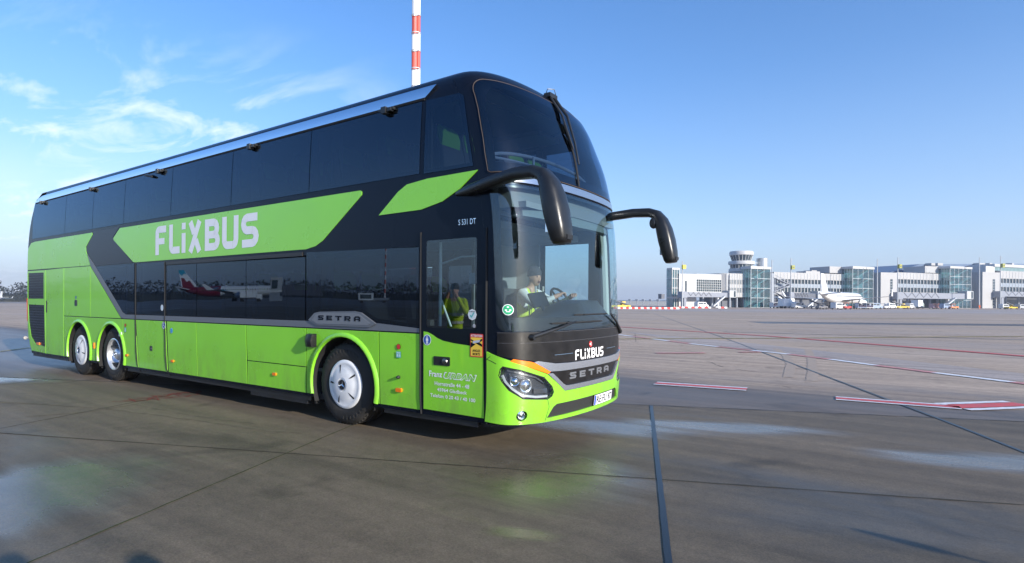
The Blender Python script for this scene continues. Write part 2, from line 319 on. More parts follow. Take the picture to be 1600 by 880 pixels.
# ------------------------------------------------------------------ ground
def ground_mat(name, c1, c2, rough0, rough1, scale, wet, damp=False, pools=()):
    m = bpy.data.materials.new(name); m.use_nodes = True; n = m.node_tree.nodes; l = m.node_tree.links; b = n['Principled BSDF']
    t = n.new('ShaderNodeTexCoord')
    def noi(sc, det, rough=.55, mp=None, dist=0):
        k = n.new('ShaderNodeTexNoise'); k.inputs['Scale'].default_value = sc; k.inputs['Detail'].default_value = det; k.inputs['Roughness'].default_value = rough; k.inputs['Distortion'].default_value = dist
        if mp:
            q = n.new('ShaderNodeMapping'); l.new(t.outputs['Object'], q.inputs[0]); q.inputs['Rotation'].default_value = (0, 0, R(mp[0])); q.inputs['Scale'].default_value = (mp[1], mp[2], 1); l.new(q.outputs[0], k.inputs['Vector'])
        else: l.new(t.outputs['Object'], k.inputs['Vector'])
        return k.outputs[0]
    def rng(x, a, b_, c, d):
        k = n.new('ShaderNodeMapRange'); l.new(x, k.inputs[0])
        for i, z in enumerate((a, b_, c, d)): k.inputs[i+1].default_value = z
        return k.outputs[0]
    def mul(x, y):
        k = n.new('ShaderNodeMix'); k.data_type = 'RGBA'; k.blend_type = 'MULTIPLY'; k.inputs[0].default_value = 1; l.new(x, k.inputs[6]); l.new(y, k.inputs[7]); return k.outputs[2]
    big = noi(scale, 5, .6, (-22, .55, 1.2), .4); fine = noi(75, 5, .8); mid = noi(6, 8, .7); streak = noi(1.3, 6, .6, (-22, .12, 2.2), .3)
    mx = n.new('ShaderNodeMix'); mx.data_type = 'RGBA'; l.new(rng(big, .35, .65, 0, 1), mx.inputs[0]); mx.inputs[6].default_value = (*c1, 1); mx.inputs[7].default_value = (*c2, 1)
    c = mul(mx.outputs[2], rng(mid, .3, .7, .82, 1.15)); c = mul(c, rng(fine, .32, .68, .62, 1.38)); c = mul(c, rng(streak, .3, .7, .74, 1.22))
    # sparse dark stains
    st = noi(.9, 4, .5, None, .8); c = mul(c, rng(st, .60, .74, 1, .62))
    dmp = None
    if damp:      # damp, darker asphalt along the edge of the concrete
        sp_ = n.new('ShaderNodeSeparateXYZ'); l.new(t.outputs['Object'], sp_.inputs[0])
        def mth(op, x, y):
            k = n.new('ShaderNodeMath'); k.operation = op
            for i, z in enumerate((x, y)):
                if isinstance(z, (int, float)): k.inputs[i].default_value = z
                else: l.new(z, k.inputs[i])
            return k.outputs[0]
        e = mth('ADD', mth('MULTIPLY', sp_.outputs[0], -.3744+.36*.9273), mth('MULTIPLY', sp_.outputs[1], .9273+.36*.3744))
        e = mth('ADD', e, mth('MULTIPLY', mth('SUBTRACT', noi(.45, 6, .65, (-22, .3, 1.4), .5), .5), 5.0))
        dmp = rng(e, 5.2, 7.4, 0, 1)
        mm = n.new('ShaderNodeMix'); mm.data_type = 'RGBA'; mm.blend_type = 'MULTIPLY'; mm.inputs[0].default_value = 1; l.new(c, mm.inputs[6]); l.new(rng(dmp, 0, 1, .36, 1), mm.inputs[7]); c = mm.outputs[2]
    l.new(c, b.inputs['Base Color'])
    w = noi(wet[0], 4, .55, (-22, .35, 1.3), .5)
    wv = rng(w, wet[1], wet[2], 0, .55 if pools else 1)
    for (qx, qy, rx_, ry_, an) in pools:      # drying puddles with ragged rims
        q = n.new('ShaderNodeMapping'); q.vector_type = 'TEXTURE'; l.new(t.outputs['Object'], q.inputs[0]); q.inputs['Location'].default_value = (qx, qy, 0); q.inputs['Rotation'].default_value = (0, 0, R(an)); q.inputs['Scale'].default_value = (rx_, ry_, 1)
        ln_ = n.new('ShaderNodeVectorMath'); ln_.operation = 'LENGTH'; l.new(q.outputs[0], ln_.inputs[0])
        k1 = n.new('ShaderNodeMath'); k1.operation = 'MULTIPLY_ADD'; l.new(w, k1.inputs[0]); k1.inputs[1].default_value = -2.2; l.new(ln_.outputs['Value'], k1.inputs[2])
        k2 = n.new('ShaderNodeMath'); k2.operation = 'MULTIPLY_ADD'; l.new(streak, k2.inputs[0]); k2.inputs[1].default_value = -1.2; l.new(k1.outputs[0], k2.inputs[2])
        pv = rng(k2.outputs[0], -1.05, -.35, 1, 0); k3 = n.new('ShaderNodeMath'); k3.operation = 'MAXIMUM'; l.new(wv, k3.inputs[0]); l.new(pv, k3.inputs[1]); wv = k3.outputs[0]
    ra = n.new('ShaderNodeMath'); ra.operation = 'MULTIPLY_ADD'; l.new(mid, ra.inputs[0]); ra.inputs[1].default_value = .18; l.new(rng(wv, 0, 1, rough1, rough0), ra.inputs[2])
    if damp:
        k = n.new('ShaderNodeMath'); k.operation = 'MULTIPLY'; l.new(ra.outputs[0], k.inputs[0]); l.new(rng(dmp, 0, 1, .62, 1), k.inputs[1]); ra = k
    l.new(ra.outputs[0], b.inputs['Roughness']); b.inputs['Specular IOR Level'].default_value = .38
    ad = n.new('ShaderNodeMath'); ad.operation = 'MULTIPLY_ADD'; l.new(fine, ad.inputs[0]); ad.inputs[1].default_value = .35; l.new(mid, ad.inputs[2])
    bp = n.new('ShaderNodeBump'); l.new(ad.outputs[0], bp.inputs['Height']); bp.inputs['Strength'].default_value = .5; bp.inputs['Distance'].default_value = .006; l.new(bp.outputs[0], b.inputs['Normal'])
    MATS[name] = m; return m
ASPH = ground_mat('asphalt', (.46, .355, .265), (.37, .285, .215), .5, .8, .10, (.12, .42, .62), damp=True)
CONC = ground_mat('wet_concrete', (.165, .128, .086), (.105, .086, .060), .10, .58, .22, (.42, .50, .68), pools=[(g_.x, g_.y, a_, b_, c_) for g_, a_, b_, c_ in ((gnd(930, 668), 1.5, .45, 20), (gnd(1540, 722), 1.0, .35, 22), (gnd(40, 770), .8, 1.0, 10), (gnd(40, 590), 1.2, .7, 20), (gnd(840, 745), .8, .9, 20), (gnd(1130, 668), 1.2, .3, 22), (gnd(820, 835), .25, .10, 22))])
DASP = ground_mat('dark_asphalt', (.095, .084, .075), (.15, .125, .105), .28, .65, .30, (.4, .40, .60))
JOINT = mat('joint_sealant', (.012, .013, .014), .35)
JDIRT = mat('joint_dirt', (.035, .030, .018), .9, var=.5, vscale=20)
MOSS = mat('joint_moss', (.045, .055, .012), .95, var=.5, vscale=14)
PAINTW = mat('worn_white_paint', (.78, .78, .78), .55, var=.2, vscale=12)
PAINTR = mat('red_ground_paint', (.66, .085, .075), .5, var=.2, vscale=12)
PAINTP = mat('faded_pink_paint', (.60, .26, .24), .6, var=.4, vscale=8)
PAINTY = mat('faded_yellow_paint', (.38, .30, .07), .6, var=.4, vscale=5)
GRASS = mat('grass_green', (.10, .11, .035), .95, var=.4, vscale=.05)
def sheet(name, pts, z, m, label=None):
    b = MB(); b.poly([(p[0], p[1], z) for p in pts]); o = b.build(name, m, smooth=False); tag(o, label, kind='structure'); return o
b = MB(); S_ = 4500; b.poly([(-S_, -S_, 0), (S_, -S_, 0), (S_, S_, 0), (-S_, S_, 0)])
tag(b.build('ground', ASPH, smooth=False), kind='structure')
D2 = Vector((.9273, .3744)); N2 = Vector((-.3744, .9273))
def dn(a, b_): v = D2*a+N2*b_; return (v.x, v.y)
sheet('concrete_apron', [dn(-90, -60), dn(60, -60), dn(60, 2.25), dn(-90, 2.25)], .004, CONC)
def strip(name, path, w, z, m, jit=0, parent=None, kind='structure'):
    pts = []
    for i in range(len(path)-1):
        a, c = Vector(path[i]), Vector(path[i+1]); k = max(1, int((c-a).length/.12)) if jit else 1
        for j in range(k): pts.append(tuple(a.lerp(c, j/k)))
    pts.append(tuple(path[-1]))
    n = len(pts); b = MB(); d = (Vector(path[-1])-Vector(path[0])).normalized(); nn = Vector((-d.y, d.x))
    for i, p in enumerate(pts):
        p = Vector(p); w1 = w/2*(1+random.uniform(-jit, jit)); w2 = w/2*(1+random.uniform(-jit, jit)); s_ = nn*random.uniform(-1, 1)*w*jit*.4
        b.v += [(*(p+nn*w1+s_), z), (*(p-nn*w2+s_), z)]
        if i: b.face((2*i-2, 2*i-1, 2*i+1, 2*i))
    o = b.build(name, m, parent, smooth=False)
    if kind and parent is None: tag(o, kind=kind)
    return o
def near(n0, a0, a1): return [dn(a0, n0), dn(a1, n0)]
# slab joints: lines along the slabs ...
strip('slab_joint', near(-1.44, -60, 45), .016, .008, JDIRT, .55)
strip('slab_joint', near(2.26, -60, 45), .030, .009, JDIRT, .6)
strip('slab_joint', near(-5.13, -60, 45), .016, .008, JDIRT, .5)
# ... and across them
A2 = lambda p: (p[0]*D2.x+p[1]*D2.y)
a2 = A2((-1.76, -3.61)); a3 = A2((1.05, -.91)); a5 = A2((3.87, 1.84)); a6 = A2((-6.21, -2.99))
strip('slab_joint', [dn(a2, -14), dn(a2, 2.25)], .014, .0085, MOSS, .45)
strip('sealed_joint', [dn(a3, -14), dn(a3, 2.25)], .045, .0085, JOINT, .06)
strip('sealed_joint', [dn(a5, -14), dn(a5+.1, 2.25), dn(a5-.15, 20), (-27.2, 73.9)], .045, .0095, JOINT, .05)
strip('slab_joint', [dn(a6, -14), dn(a6, 2.25)], .016, .0085, JDIRT, .5)
for k in (1, 2, 3, 4, 5, 6): strip('slab_joint', [dn(a6-3.69*k, -14), dn(a6-3.69*k, 2.25)], .016, .0085, JDIRT, .3)
for k in (1, 2): strip('sealed_joint', [dn(a5+3.69*k, -14), dn(a5+3.69*k, 2.25)], .03, .0085, JOINT, .1)
g2 = lambda u, v: tuple(gnd(u, v).xy)
# red line between two white lines, on the stand
def stand_line(pa, pb, w=.10):
    a, c = Vector(pa), Vector(pb); d = (c-a).normalized(); nn = Vector((-d.y, d.x))
    strip('stand_marking', [a-nn*w, c-nn*w], w*.55, .0120, PAINTW, .1); strip('stand_marking', [a+nn*w, c+nn*w], w*.55, .0122, PAINTW, .1); strip('stand_marking', [a, c], w*1.2, .0125, PAINTR, .05)
stand_line(g2(1024, 599.5), g2(1167, 609), .16)
stand_line(g2(1306, 623), g2(1500, 637.5), .15)
stand_line(g2(1487, 636.5), g2(1598, 632.5), .24)
wp = [(965, 523), (1083, 538), (1260, 557), (1410, 577), (1600, 600), (1800, 626)]
wg = [Vector(g2(*p)) for p in wp]
tot = [0]
for i in range(len(wg)-1): tot.append(tot[-1]+(wg[i+1]-wg[i]).length)
def alongw(t):
    for i in range(len(wg)-1):
        if t <= tot[i+1]: return wg[i].lerp(wg[i+1], (t-tot[i])/(tot[i+1]-tot[i]))
    return wg[-1]
t = 0; k = 0
while t < tot[-1]-.1:
    e = min(t+1.55, tot[-1]); strip('stand_marking', [alongw(t), alongw(e)], .24, .0122+.0001*k, PAINTW if k % 2 == 0 else PAINTP, .12); t = e; k += 1
strip('stand_marking', [g2(966, 511), g2(1200, 525.5), g2(1600, 557), g2(1800, 573)], .34, .0160, PAINTR, .1)
strip('stand_marking', [g2(1025, 552.5), g2(1102, 552)], .26, .0160, PAINTP, .2)
strip('stand_marking', [g2(1155, 551), g2(1188, 550.5)], .26, .0160, PAINTP, .2)
strip('guide_line', [g2(964, 530), g2(1200, 529), g2(1600, 526)], .26, .0165, PAINTY, .3)
strip('guide_line', [g2(-60, 557), g2(0, 550), g2(60, 542)], .10, .0165, PAINTY, .2)
strip('guide_line', [g2(1280, 498.5), g2(1480, 497.5)], .5, .0165, PAINTY, .3)
strip('guide_line', [g2(1000, 487), g2(1300, 486.3), g2(1600, 486)], .5, .0165, PAINTY, .3)
strip('dark_asphalt_patch', [g2(1180, 504), g2(1420, 506.5), g2(1700, 509)], 4.5, .004, DASP, .1)
strip('dark_asphalt_patch', [g2(1130, 519), g2(1400, 526), g2(1700, 534)], .25, .0060, DASP, .3)
strip('dark_asphalt_patch', [g2(962, 489), g2(1020, 489.3)], .6, .006, JOINT)
CRK = mat('crack_dark', (.03, .027, .024), .9)
for pth in ([(1104, 565), (1112, 566.5), (1118, 570), (1131, 574)], [(1152, 577.5), (1168, 580), (1180, 581.5)], [(992, 520), (993, 527), (993.5, 534)], [(1222, 603), (1236, 607)]):
    strip('crack', [g2(*q) for q in pth], .014, .0042 if pth[0][1] < 640 else .0086, CRK, .7)
TMK = mat('tyre_rubber_trace', (.40, .312, .238), .8, var=.2, vscale=9)
for pth in ([(1212, 545), (1228, 556), (1236, 570), (1232, 590)], [(1262, 546), (1268, 560), (1270, 580), (1268, 596)]): strip('tyre_mark', [g2(*q) for q in pth], .22, .0048, TMK, .12)
DRY = mat('dried_silt', (.15, .125, .082), .8, var=.5, vscale=6)
for pth in ([(-40, 627), (60, 632), (170, 640), (300, 657), (420, 675), (470, 677)], [(40, 652), (140, 644), (215, 632)], [(215, 634), (300, 650), (400, 664)]): strip('silt_line', [g2(*q) for q in pth], .035, .0082, DRY, .8)
# pale worn strip beside the dashed line
PALE = ground_mat('pale_worn_asphalt', (.44, .37, .32), (.36, .30, .26), .4, .66, .2, (.12, .42, .62))
sheet('worn_asphalt_patch', [g2(980, 519), g2(1180, 537), g2(1600, 584), g2(1600, 597), g2(1260, 556), g2(1080, 536)], .0044, PALE)
sheet('worn_asphalt_patch', [g2(1000, 483.4), g2(1700, 484.6), g2(1700, 491), g2(1250, 488.5), g2(1030, 486.0)], .0046, PALE)
# red spray scribble on the concrete
b = MB(); random.seed(3)
def scrib(u, v, pts, w=.016):
    o = gnd(u, v)
    for q in stroke([(o.x+p[0], o.y+p[1]) for p in pts], w): b.poly([(p[0], p[1], .0105+random.random()*.0008) for p in q])
for i in range(13):
    u = 178+i*9.0; v = 630-i*1.15+random.uniform(-3, 3)
    r1 = lambda s_: random.uniform(-s_, s_)
    scrib(u, v, [(r1(.1), r1(.12)), (.12+r1(.1), .2+r1(.1)), (r1(.2), .35+r1(.1)), (.2+r1(.1), .28+r1(.2))])
tag(b.build('ground_scribble', mat('red_spray', (.22, .03, .022), .7, var=.3, vscale=20), smooth=False), kind='structure')

# ------------------------------------------------------------------ coach surface
A_, C_, W0 = .12, .40, 1.275
ZT = [0, .3, .5, .84, 1.2, 1.6, 2.0, 2.4, 2.64, 2.9, 3.22, 3.48, 3.70, 3.80, 3.88, 3.93, 4.0, 4.05, 4.09, 4.11, 4.12, 4.125]
XT = [-.12, -.11, -.09, -.085, -.095, -.115, -.13, -.155, -.19, -.23, -.31, -.41, -.50, -.55, -.595, -.63, -.70, -.785, -.93, -1.15, -1.5, -2.2]
WZ = [0, .34, 1.2, 3.0, 3.75, 3.85, 3.93, 4.0, 4.05, 4.09, 4.11, 4.12, 4.125]; WW = [1.262, 1.268, 1.275, 1.275, 1.238, 1.222, 1.19, 1.13, 1.03, .86, .6, .3, .1]
RZ = [0, .35, .6, 1.0, 2.6, 3.2, 3.6, 3.8, 3.93, 4.0, 4.05, 4.09, 4.12, 4.125]; RX = [-13.7, -13.78, -13.95, -14.02, -14.02, -13.92, -13.76, -13.62, -13.45, -13.3, -13.15, -12.9, -12.4, -12.0]
def interp(x, xs, ys):
    if x <= xs[0]: return ys[0]
    for i in range(len(xs)-1):
        if x <= xs[i+1]: return ys[i]+(ys[i+1]-ys[i])*(x-xs[i])/(xs[i+1]-xs[i])
    return ys[-1]
# smooth version of the nose profile (Catmull-Rom through the table)
def smooth(x, xs, ys):
    if x <= xs[0]: return ys[0]
    if x >= xs[-1]: return ys[-1]
    for i in range(len(xs)-1):
        if x <= xs[i+1]: break
    h = xs[i+1]-xs[i]; t = (x-xs[i])/h
    m0 = (ys[i+1]-ys[i-1])/(xs[i+1]-xs[i-1]) if i > 0 else (ys[i+1]-ys[i])/h
    m1 = (ys[i+2]-ys[i])/(xs[i+2]-xs[i]) if i+2 < len(xs) else (ys[i+1]-ys[i])/h
    return (2*t**3-3*t*t+1)*ys[i]+(t**3-2*t*t+t)*h*m0+(-2*t**3+3*t*t)*ys[i+1]+(t**3-t*t)*h*m1
XN = lambda z: smooth(z, ZT, XT)
WD = lambda z: smooth(z, WZ, WW)
XRR = lambda z: smooth(z, RZ, RX)
NT = 600; _x = []; _y = []; _s = [0]
for i in range(NT+1):
    ph = math.pi/2*i/NT; q = math.sin(ph)**.5; _x.append(-A_*q*q-C_*(1-math.cos(ph)**.5)); _y.append(q*W0)
    if i: _s.append(_s[-1]+math.hypot(_x[-1]-_x[-2], _y[-1]-_y[-2]))
L0 = _s[-1]
import bisect
def tab(x, xs, ys):
    i = bisect.bisect_right(xs, x)-1; i = max(0, min(len(xs)-2, i)); d = xs[i+1]-xs[i]
    return ys[i]+(ys[i+1]-ys[i])*((x-xs[i])/d if d else 0)
_xr = [-v for v in _x]
def SF(s, z):                       # front skin, s = arc length from the centre line (negative: door side)
    a = abs(s); sg = -1 if s < 0 else 1
    if a <= L0: x, y = tab(a, _s, _x), tab(a, _s, _y)
    else: x, y = _x[-1]-(a-L0), W0
    return Vector((x+XN(z), sg*y*WD(z)/W0, z))
RC = .16
def SS(X, z, side=-1):              # side skin by X and z, wraps round both corners
    xe = XN(z)-A_-C_
    if X > xe:
        d = -(X-XN(z)); y = tab(max(d, 0), _xr, _y)*WD(z)/W0
    else: y = WD(z)
    xr = XRR(z)
    if X < xr+RC:
        t = min(1, max(0, (xr+RC-X)/RC)); y = WD(z)-RC*(1-math.sqrt(max(0, 1-t*t)))
    return Vector((X, side*y, z))
def nrm(fn, a, z, e=.004):
    p1 = fn(a+e, z)-fn(a-e, z); p2 = fn(a, z+e)-fn(a, z-e); n = p1.cross(p2)
    return n.normalized()
def mF(s, z, off=0):
    p = SF(s, z); n = nrm(SF, s, z)
    if n.x*1+n.y*(1 if s > 0 else -1)*.5 < 0: n = -n
    return p+n*off
def mS(side):
    def f(X, z, off=0):
        p = SS(X, z, side)
        if off:
            n = nrm(lambda a, b_: SS(a, b_, side), X, z)
            if n.y*side < 0: n = -n
            p = p+n*off
        return p
    return f
mN, mO = mS(-1), mS(1)              # near (door) side, other side
def clipcell(poly, x0, x1, z0, z1):
    for ax, lim, sg in ((0, x0, 1), (0, x1, -1), (1, z0, 1), (1, z1, -1)):
        o = []
        for i in range(len(poly)):
            a, c = poly[i-1], poly[i]; da, dc = (a[ax]-lim)*sg, (c[ax]-lim)*sg
            if (da >= 0) != (dc >= 0):
                t = da/(da-dc); o.append((a[0]+(c[0]-a[0])*t, a[1]+(c[1]-a[1])*t))
            if dc >= 0: o.append(c)
        poly = o
        if len(poly) < 3: return []
    return poly
def subdiv(poly, n):
    o = []
    for i in range(len(poly)):
        a, c = poly[i], poly[(i+1) % len(poly)]; k = max(1, int(math.ceil(math.hypot(c[0]-a[0], c[1]-a[1])/n)))
        for j in range(k): o.append((a[0]+(c[0]-a[0])*j/k, a[1]+(c[1]-a[1])*j/k))
    return o
BODYC = [-14.1+.03*i for i in range(21)]+[-13.5+.5*i for i in range(1, 24)]+[-1.36+.035*i for i in range(36)]
def cuts(lo, hi, c):
    if c == 'body': return [(a, b_) for a, b_ in zip(BODYC[:-1], BODYC[1:]) if b_ > lo and a < hi]
    return [(i*c, (i+1)*c) for i in range(int(math.floor(lo/c)), int(math.floor(hi/c))+1)]
def panelmesh(b, polys, fn, cell=('body', .25), off=.004, skirt=.010, mi=0, holes=()):
    """polys: list of outlines (same sheet); holes only with a single outline"""
    for poly in polys:
        loops = [[Vector((p[0], p[1], 0)) for p in poly]]+[[Vector((p[0], p[1], 0)) for p in h_] for h_ in holes]
        flat = [p for l_ in loops for p in l_]
        for tri in tessellate_polygon(loops):
            t3 = [(flat[i].x, flat[i].y) for i in tri]
            xs = [p[0] for p in t3]; zs = [p[1] for p in t3]
            for c0, c1 in cuts(min(xs), max(xs), cell[0]):
                for d0, d1 in cuts(min(zs), max(zs), cell[1]):
                    c = clipcell(t3, c0, c1, d0, d1)
                    if len(c) >= 3:
                        ar = sum(c[k-1][0]*c[k][1]-c[k][0]*c[k-1][1] for k in range(len(c)))
                        if abs(ar) > 2e-8:
                            P3 = [fn(p[0], p[1], off) for p in c]; NN = [(fn(p[0], p[1], off+.02)-q_).normalized() for p, q_ in zip(c, P3)]
                            g = Vector((0, 0, 0))
                            for k in range(1, len(P3)-1): g += (P3[k]-P3[0]).cross(P3[k+1]-P3[0])
                            if g.dot(NN[0]) < 0: P3.reverse(); NN.reverse()
                            b.poly(P3, mi); b.cn[len(b.f)-1] = NN
        if skirt:
            for l_ in [poly]+list(holes):
                q = subdiv(list(l_), cell[1] if cell[0] == 'body' else min(cell)); n = len(q)
                for i in range(n):
                    a, c = q[i], q[(i+1) % n]
                    b.poly([fn(*a, off), fn(*c, off), fn(*c, off-skirt), fn(*a, off-skirt)], mi)
def panel(name, polys, fn, m, parent, cell=('body', .25), off=.004, skirt=.010, holes=(), label=None):
    if polys and isinstance(polys[0][0], (int, float)): polys = [polys]
    b = MB(); panelmesh(b, polys, fn, cell, off, skirt, 0, holes)
    o = b.build(name, m, parent, merge=True, ang=30)
    if label: o['label'] = label
    return o
FC = (.06, .10)                      # cell size on the curved front
def rect(x0, x1, z0, z1): return [(x0, z0), (x1, z0), (x1, z1), (x0, z1)]
def rrect(x0, x1, z0, z1, r, n=4):
    o = []
    for cx_, cz_, a in ((x1-r, z0+r, -90), (x1-r, z1-r, 0), (x0+r, z1-r, 90), (x0+r, z0+r, 180)): o += arc(cx_, cz_, r, a, a+90, n)
    return o
def circ(cx_, cz_, r, n=20, rz=None): return [(cx_+r*math.cos(2*math.pi*i/n), cz_+(rz or r)*math.sin(2*math.pi*i/n)) for i in range(n)]
def mirr(poly): return [(-p[0], p[1]) for p in poly][::-1]

COACH = empty('double_decker_coach', (-7, 0, 0), 'long bright green and black double-decker coach with white lettering, parked on the wet concrete', 'coach')
AX = [(-2.83, 1), (-9.42, 2), (-10.92, 3)]; WR = .505
def archpts(cx_, r=.60, z0=.34, n=18):
    a0 = math.degrees(math.asin((.50-z0)/r)); return arc(cx_, .50, r, 180+a0, -a0, n)
XB = -13.80
ze = [.30+i*(3.93-.30)/24 for i in range(25)]
fr_edge = [(XN(z)-A_-C_, z) for z in ze]
def base_outline():
    # bottom edge with arch cut-outs, front edge following the corner line, top, rear
    pts = [(XRR(.30)+.001, .30)]
    for cx_ in (-10.92, -9.42, -2.83): 
        a = arc(cx_, .50, .60, 180+19.47, -19.47, 18)
        pts += a
    pts += fr_edge
    pts += [(XRR(z)+.001, z) for z in reversed(ze)]
    return pts
UPW = [(-13.58, 2.96), (-1.58, 2.99), (-1.58, 3.70), (-12.95, 3.66), (-13.3, 3.6)]
UPF = [(-1.43, 2.97), (-.80, 2.97), (-.90, 3.67), (-1.43, 3.67)]
LWA = [(-10.02, 2.12), (-8.50, 2.15), (-8.50, 1.31), (-8.88, 1.31), (-9.12, 1.45)]
LWB = rect(-8.37, -7.36, 1.29, 2.14)
LWC = [(-7.24, 1.29), (-3.54, 1.29), (-3.34, 1.42), (-2.50, 1.45), (-2.22, 1.33), (-1.60, 1.28), (-1.60, 2.14), (-7.24, 2.09)]
DRW = [(-1.43, 1.27), (-.77, 1.27), (-.77, 2.17), (-1.43, 2.17)]
UPF_b = UPF
for side, fn in ((-1, mN), (1, mO)):
    b = MB()
    out_ = base_outline()
    hs = [UPW, LWA, LWB, LWC]
    if side == -1: hs = hs+[DRW]
    else: hs = hs+[rect(-1.48, -.78, 1.55, 2.35)]
    if side == 1: hs[3] = [(-7.24, 1.29), (-1.95, 1.29), (-1.95, 2.12), (-7.24, 2.09)]
    # the upper front side window reaches the corner: keep it inside the side sheet
    hs.append([(-1.45, 2.97), (-.85, 2.97), (-1.03, 3.66), (-1.45, 3.66)])
    panelmesh(b, [out_], fn, ('body', .2), 0, 0, 0, holes=hs)
    b.build('side_wall', BLACK, COACH, merge=True)
WSH = rect(-1.36, 1.36, 1.37, 2.69)
UWH = [(-1.33, 2.93), (1.33, 2.93), (1.31, 3.53), (1.26, 3.69), (1.17, 3.77), (1.05, 3.80), (-1.05, 3.80), (-1.17, 3.77), (-1.26, 3.69), (-1.31, 3.53)]
HL = [(-1.412, .80), (-1.395, .865), (-1.365, .896), (-1.20, .862), (-.92, .772), (-.80, .668), (-.772, .605), (-.80, .562), (-.865, .536), (-1.17, .566), (-1.31, .655), (-1.38, .74)]
FOG = circ(-1.17, .40, .058, 20, .052)
b = MB(); panelmesh(b, [[(-L0, z) for z in reversed(ze)]+[(L0, z) for z in ze]], mF, FC, 0, 0, 0, holes=[WSH, UWH, HL, mirr(HL), FOG, mirr(FOG)])
b.build('front_wall', BLACK, COACH, merge=True)
# rear wall and roof
b = MB(); ring = []
for z in ze:
    w = WD(z); x = XRR(z); r = []
    for k in range(17):
        y = -w+2*w*k/16; q = max(0, abs(y)-(w-RC))/RC; r.append((x+RC*(1-math.sqrt(max(0, 1-q*q))), y, z))
    ring.append(r)
b.loft(ring, closed=False, caps=False); b.build('rear_wall', BLACK, COACH, merge=True)
b = MB(); rings = []
for z in [3.93, 3.95, 3.97, 3.99, 4.01, 4.03, 4.05, 4.065, 4.08, 4.09, 4.10, 4.11, 4.115, 4.12, 4.125]:
    r = [SF(-L0+2*L0*k/40, z) for k in range(41)]
    xe, xr, w = XN(z)-A_-C_, XRR(z), WD(z)
    r += [Vector((xe+(xr+RC-xe)*k/12, w, z)) for k in range(1, 13)]
    r += [Vector((xr+RC-RC*math.sin(R(t_)), (w-RC if w > RC else 0)+min(w, RC)*math.cos(R(t_)), z)) for t_ in (30, 60, 90)]
    r += [Vector((xr+RC-RC*math.sin(R(t_)), -(w-RC if w > RC else 0)-min(w, RC)*math.cos(R(t_)), z)) for t_ in (90, 60, 30)]
    r += [Vector((xr+RC+(xe-xr-RC)*k/12, -w, z)) for k in range(0, 12)]
    rings.append([Vector((p[0], p[1], p[2]-.075*max(0, min(1, (-1.5-p[0])/12))*min(1, (z-3.93)/.12))) for p in r])
b.loft(rings, caps=False); b.poly(rings[-1]); b.build('roof', BLACK, COACH, merge=True, ang=50)

# green side panels, split by narrow gaps
def cutarch(poly, cx_, r=.60):
    return poly
ZB, ZG = .34, 1.175
G_ = .006
def A(cx_, lo=None, hi=None):     # arch points left to right
    return arc(cx_, .50, .60, 180+15.5, -15.5, 18)
rear_up = [(-13.94, 2.20), (-10.36, 2.20), (-10.555, 2.46), (-10.585, 2.57), (-10.27, 2.80), (-10.30, 2.84), (-13.42, 2.83), (-13.66, 2.81), (-13.84, 2.70), (-13.94, 2.50)]
grille_frame = [(-12.76, .34), (-13.70, .36), (-13.88, .46), (-13.97, .68), (-13.985, 1.0), (-13.985, 2.175), (-12.76, 2.17)]
gr1 = [(-13.86, 1.54), (-12.87, 1.54), (-12.87, 2.12), (-13.86, 2.13)]
gr2 = [(-13.40, .53), (-12.79, .48), (-12.84, 1.40), (-13.84, 1.41), (-13.80, 1.05), (-13.66, .69)]
top_l = [(-11.71, 2.185), (-12.74, 2.17)]
engine_flap = [(-12.74, .34), (-11.73, .34), (-11.71, 2.185), (-12.74, 2.17)]
upA = [(-11.69, 1.19), (-10.36, 1.19), (-10.36, 2.185), (-11.69, 2.185)]
upB = [(-10.345, 1.19), (-9.0, 1.19), (-10.345, 2.17)]
arch12 = [(-11.71, .34)]+arc(-10.92, .5, .6, 180+15.5, -15.5, 18)+arc(-9.42, .5, .6, 180+15.5, -15.5, 18)+[(-8.91, .34), (-8.93, 1.175), (-11.69, 1.175)]
# arches of the two rear wheels nearly touch; keep a narrow web between them
arch12 = [(-11.69, .34)]+arc(-10.92, .5, .57, 180+16.3, -16.3, 18)+arc(-9.42, .5, .57, 180+16.3, -16.3, 18)+[(-8.84, .34), (-8.93, 1.175), (-11.69, 1.175)]
lows = [[(-8.83, ZB), (-8.30, ZB), (-8.42, ZG), (-8.92, ZG)], [(-8.27, ZB), (-7.24, ZB), (-7.31, ZG), (-8.39, ZG)], [(-7.20, ZB), (-6.27, ZB), (-6.32, ZG), (-7.26, ZG)],
        [(-6.255, ZB), (-4.905, ZB), (-4.935, ZG), (-6.305, ZG)], [(-4.89, .68), (-3.545, .68), (-3.55, ZG), (-4.92, ZG)], [(-4.89, ZB), (-3.545, ZB), (-3.545, .668), (-4.89, .668)]]
frontp = [(-3.53, ZB)]+arc(-2.83, .5, .59, 180+15.7, -15.7, 20)+[(-2.175, ZB), (-2.195, ZG), (-3.535, ZG)]
fillp = [(-2.16, ZB), (-1.535, ZB), (-1.545, ZG), (-2.18, ZG)]
big = [(-9.32, 2.68), (-9.05, 2.845), (-2.52, 2.855), (-2.49, 2.84), (-2.49, 2.80), (-3.22, 2.29), (-3.36, 2.23), (-3.55, 2.20), (-8.42, 2.195), (-8.50, 2.205), (-9.31, 2.64)]
fin = [(-.74, 2.88), (-1.43, 2.87), (-1.74, 2.84), (-1.88, 2.77), (-2.19, 2.53), (-1.52, 2.54), (-1.22, 2.60), (-.98, 2.71)]
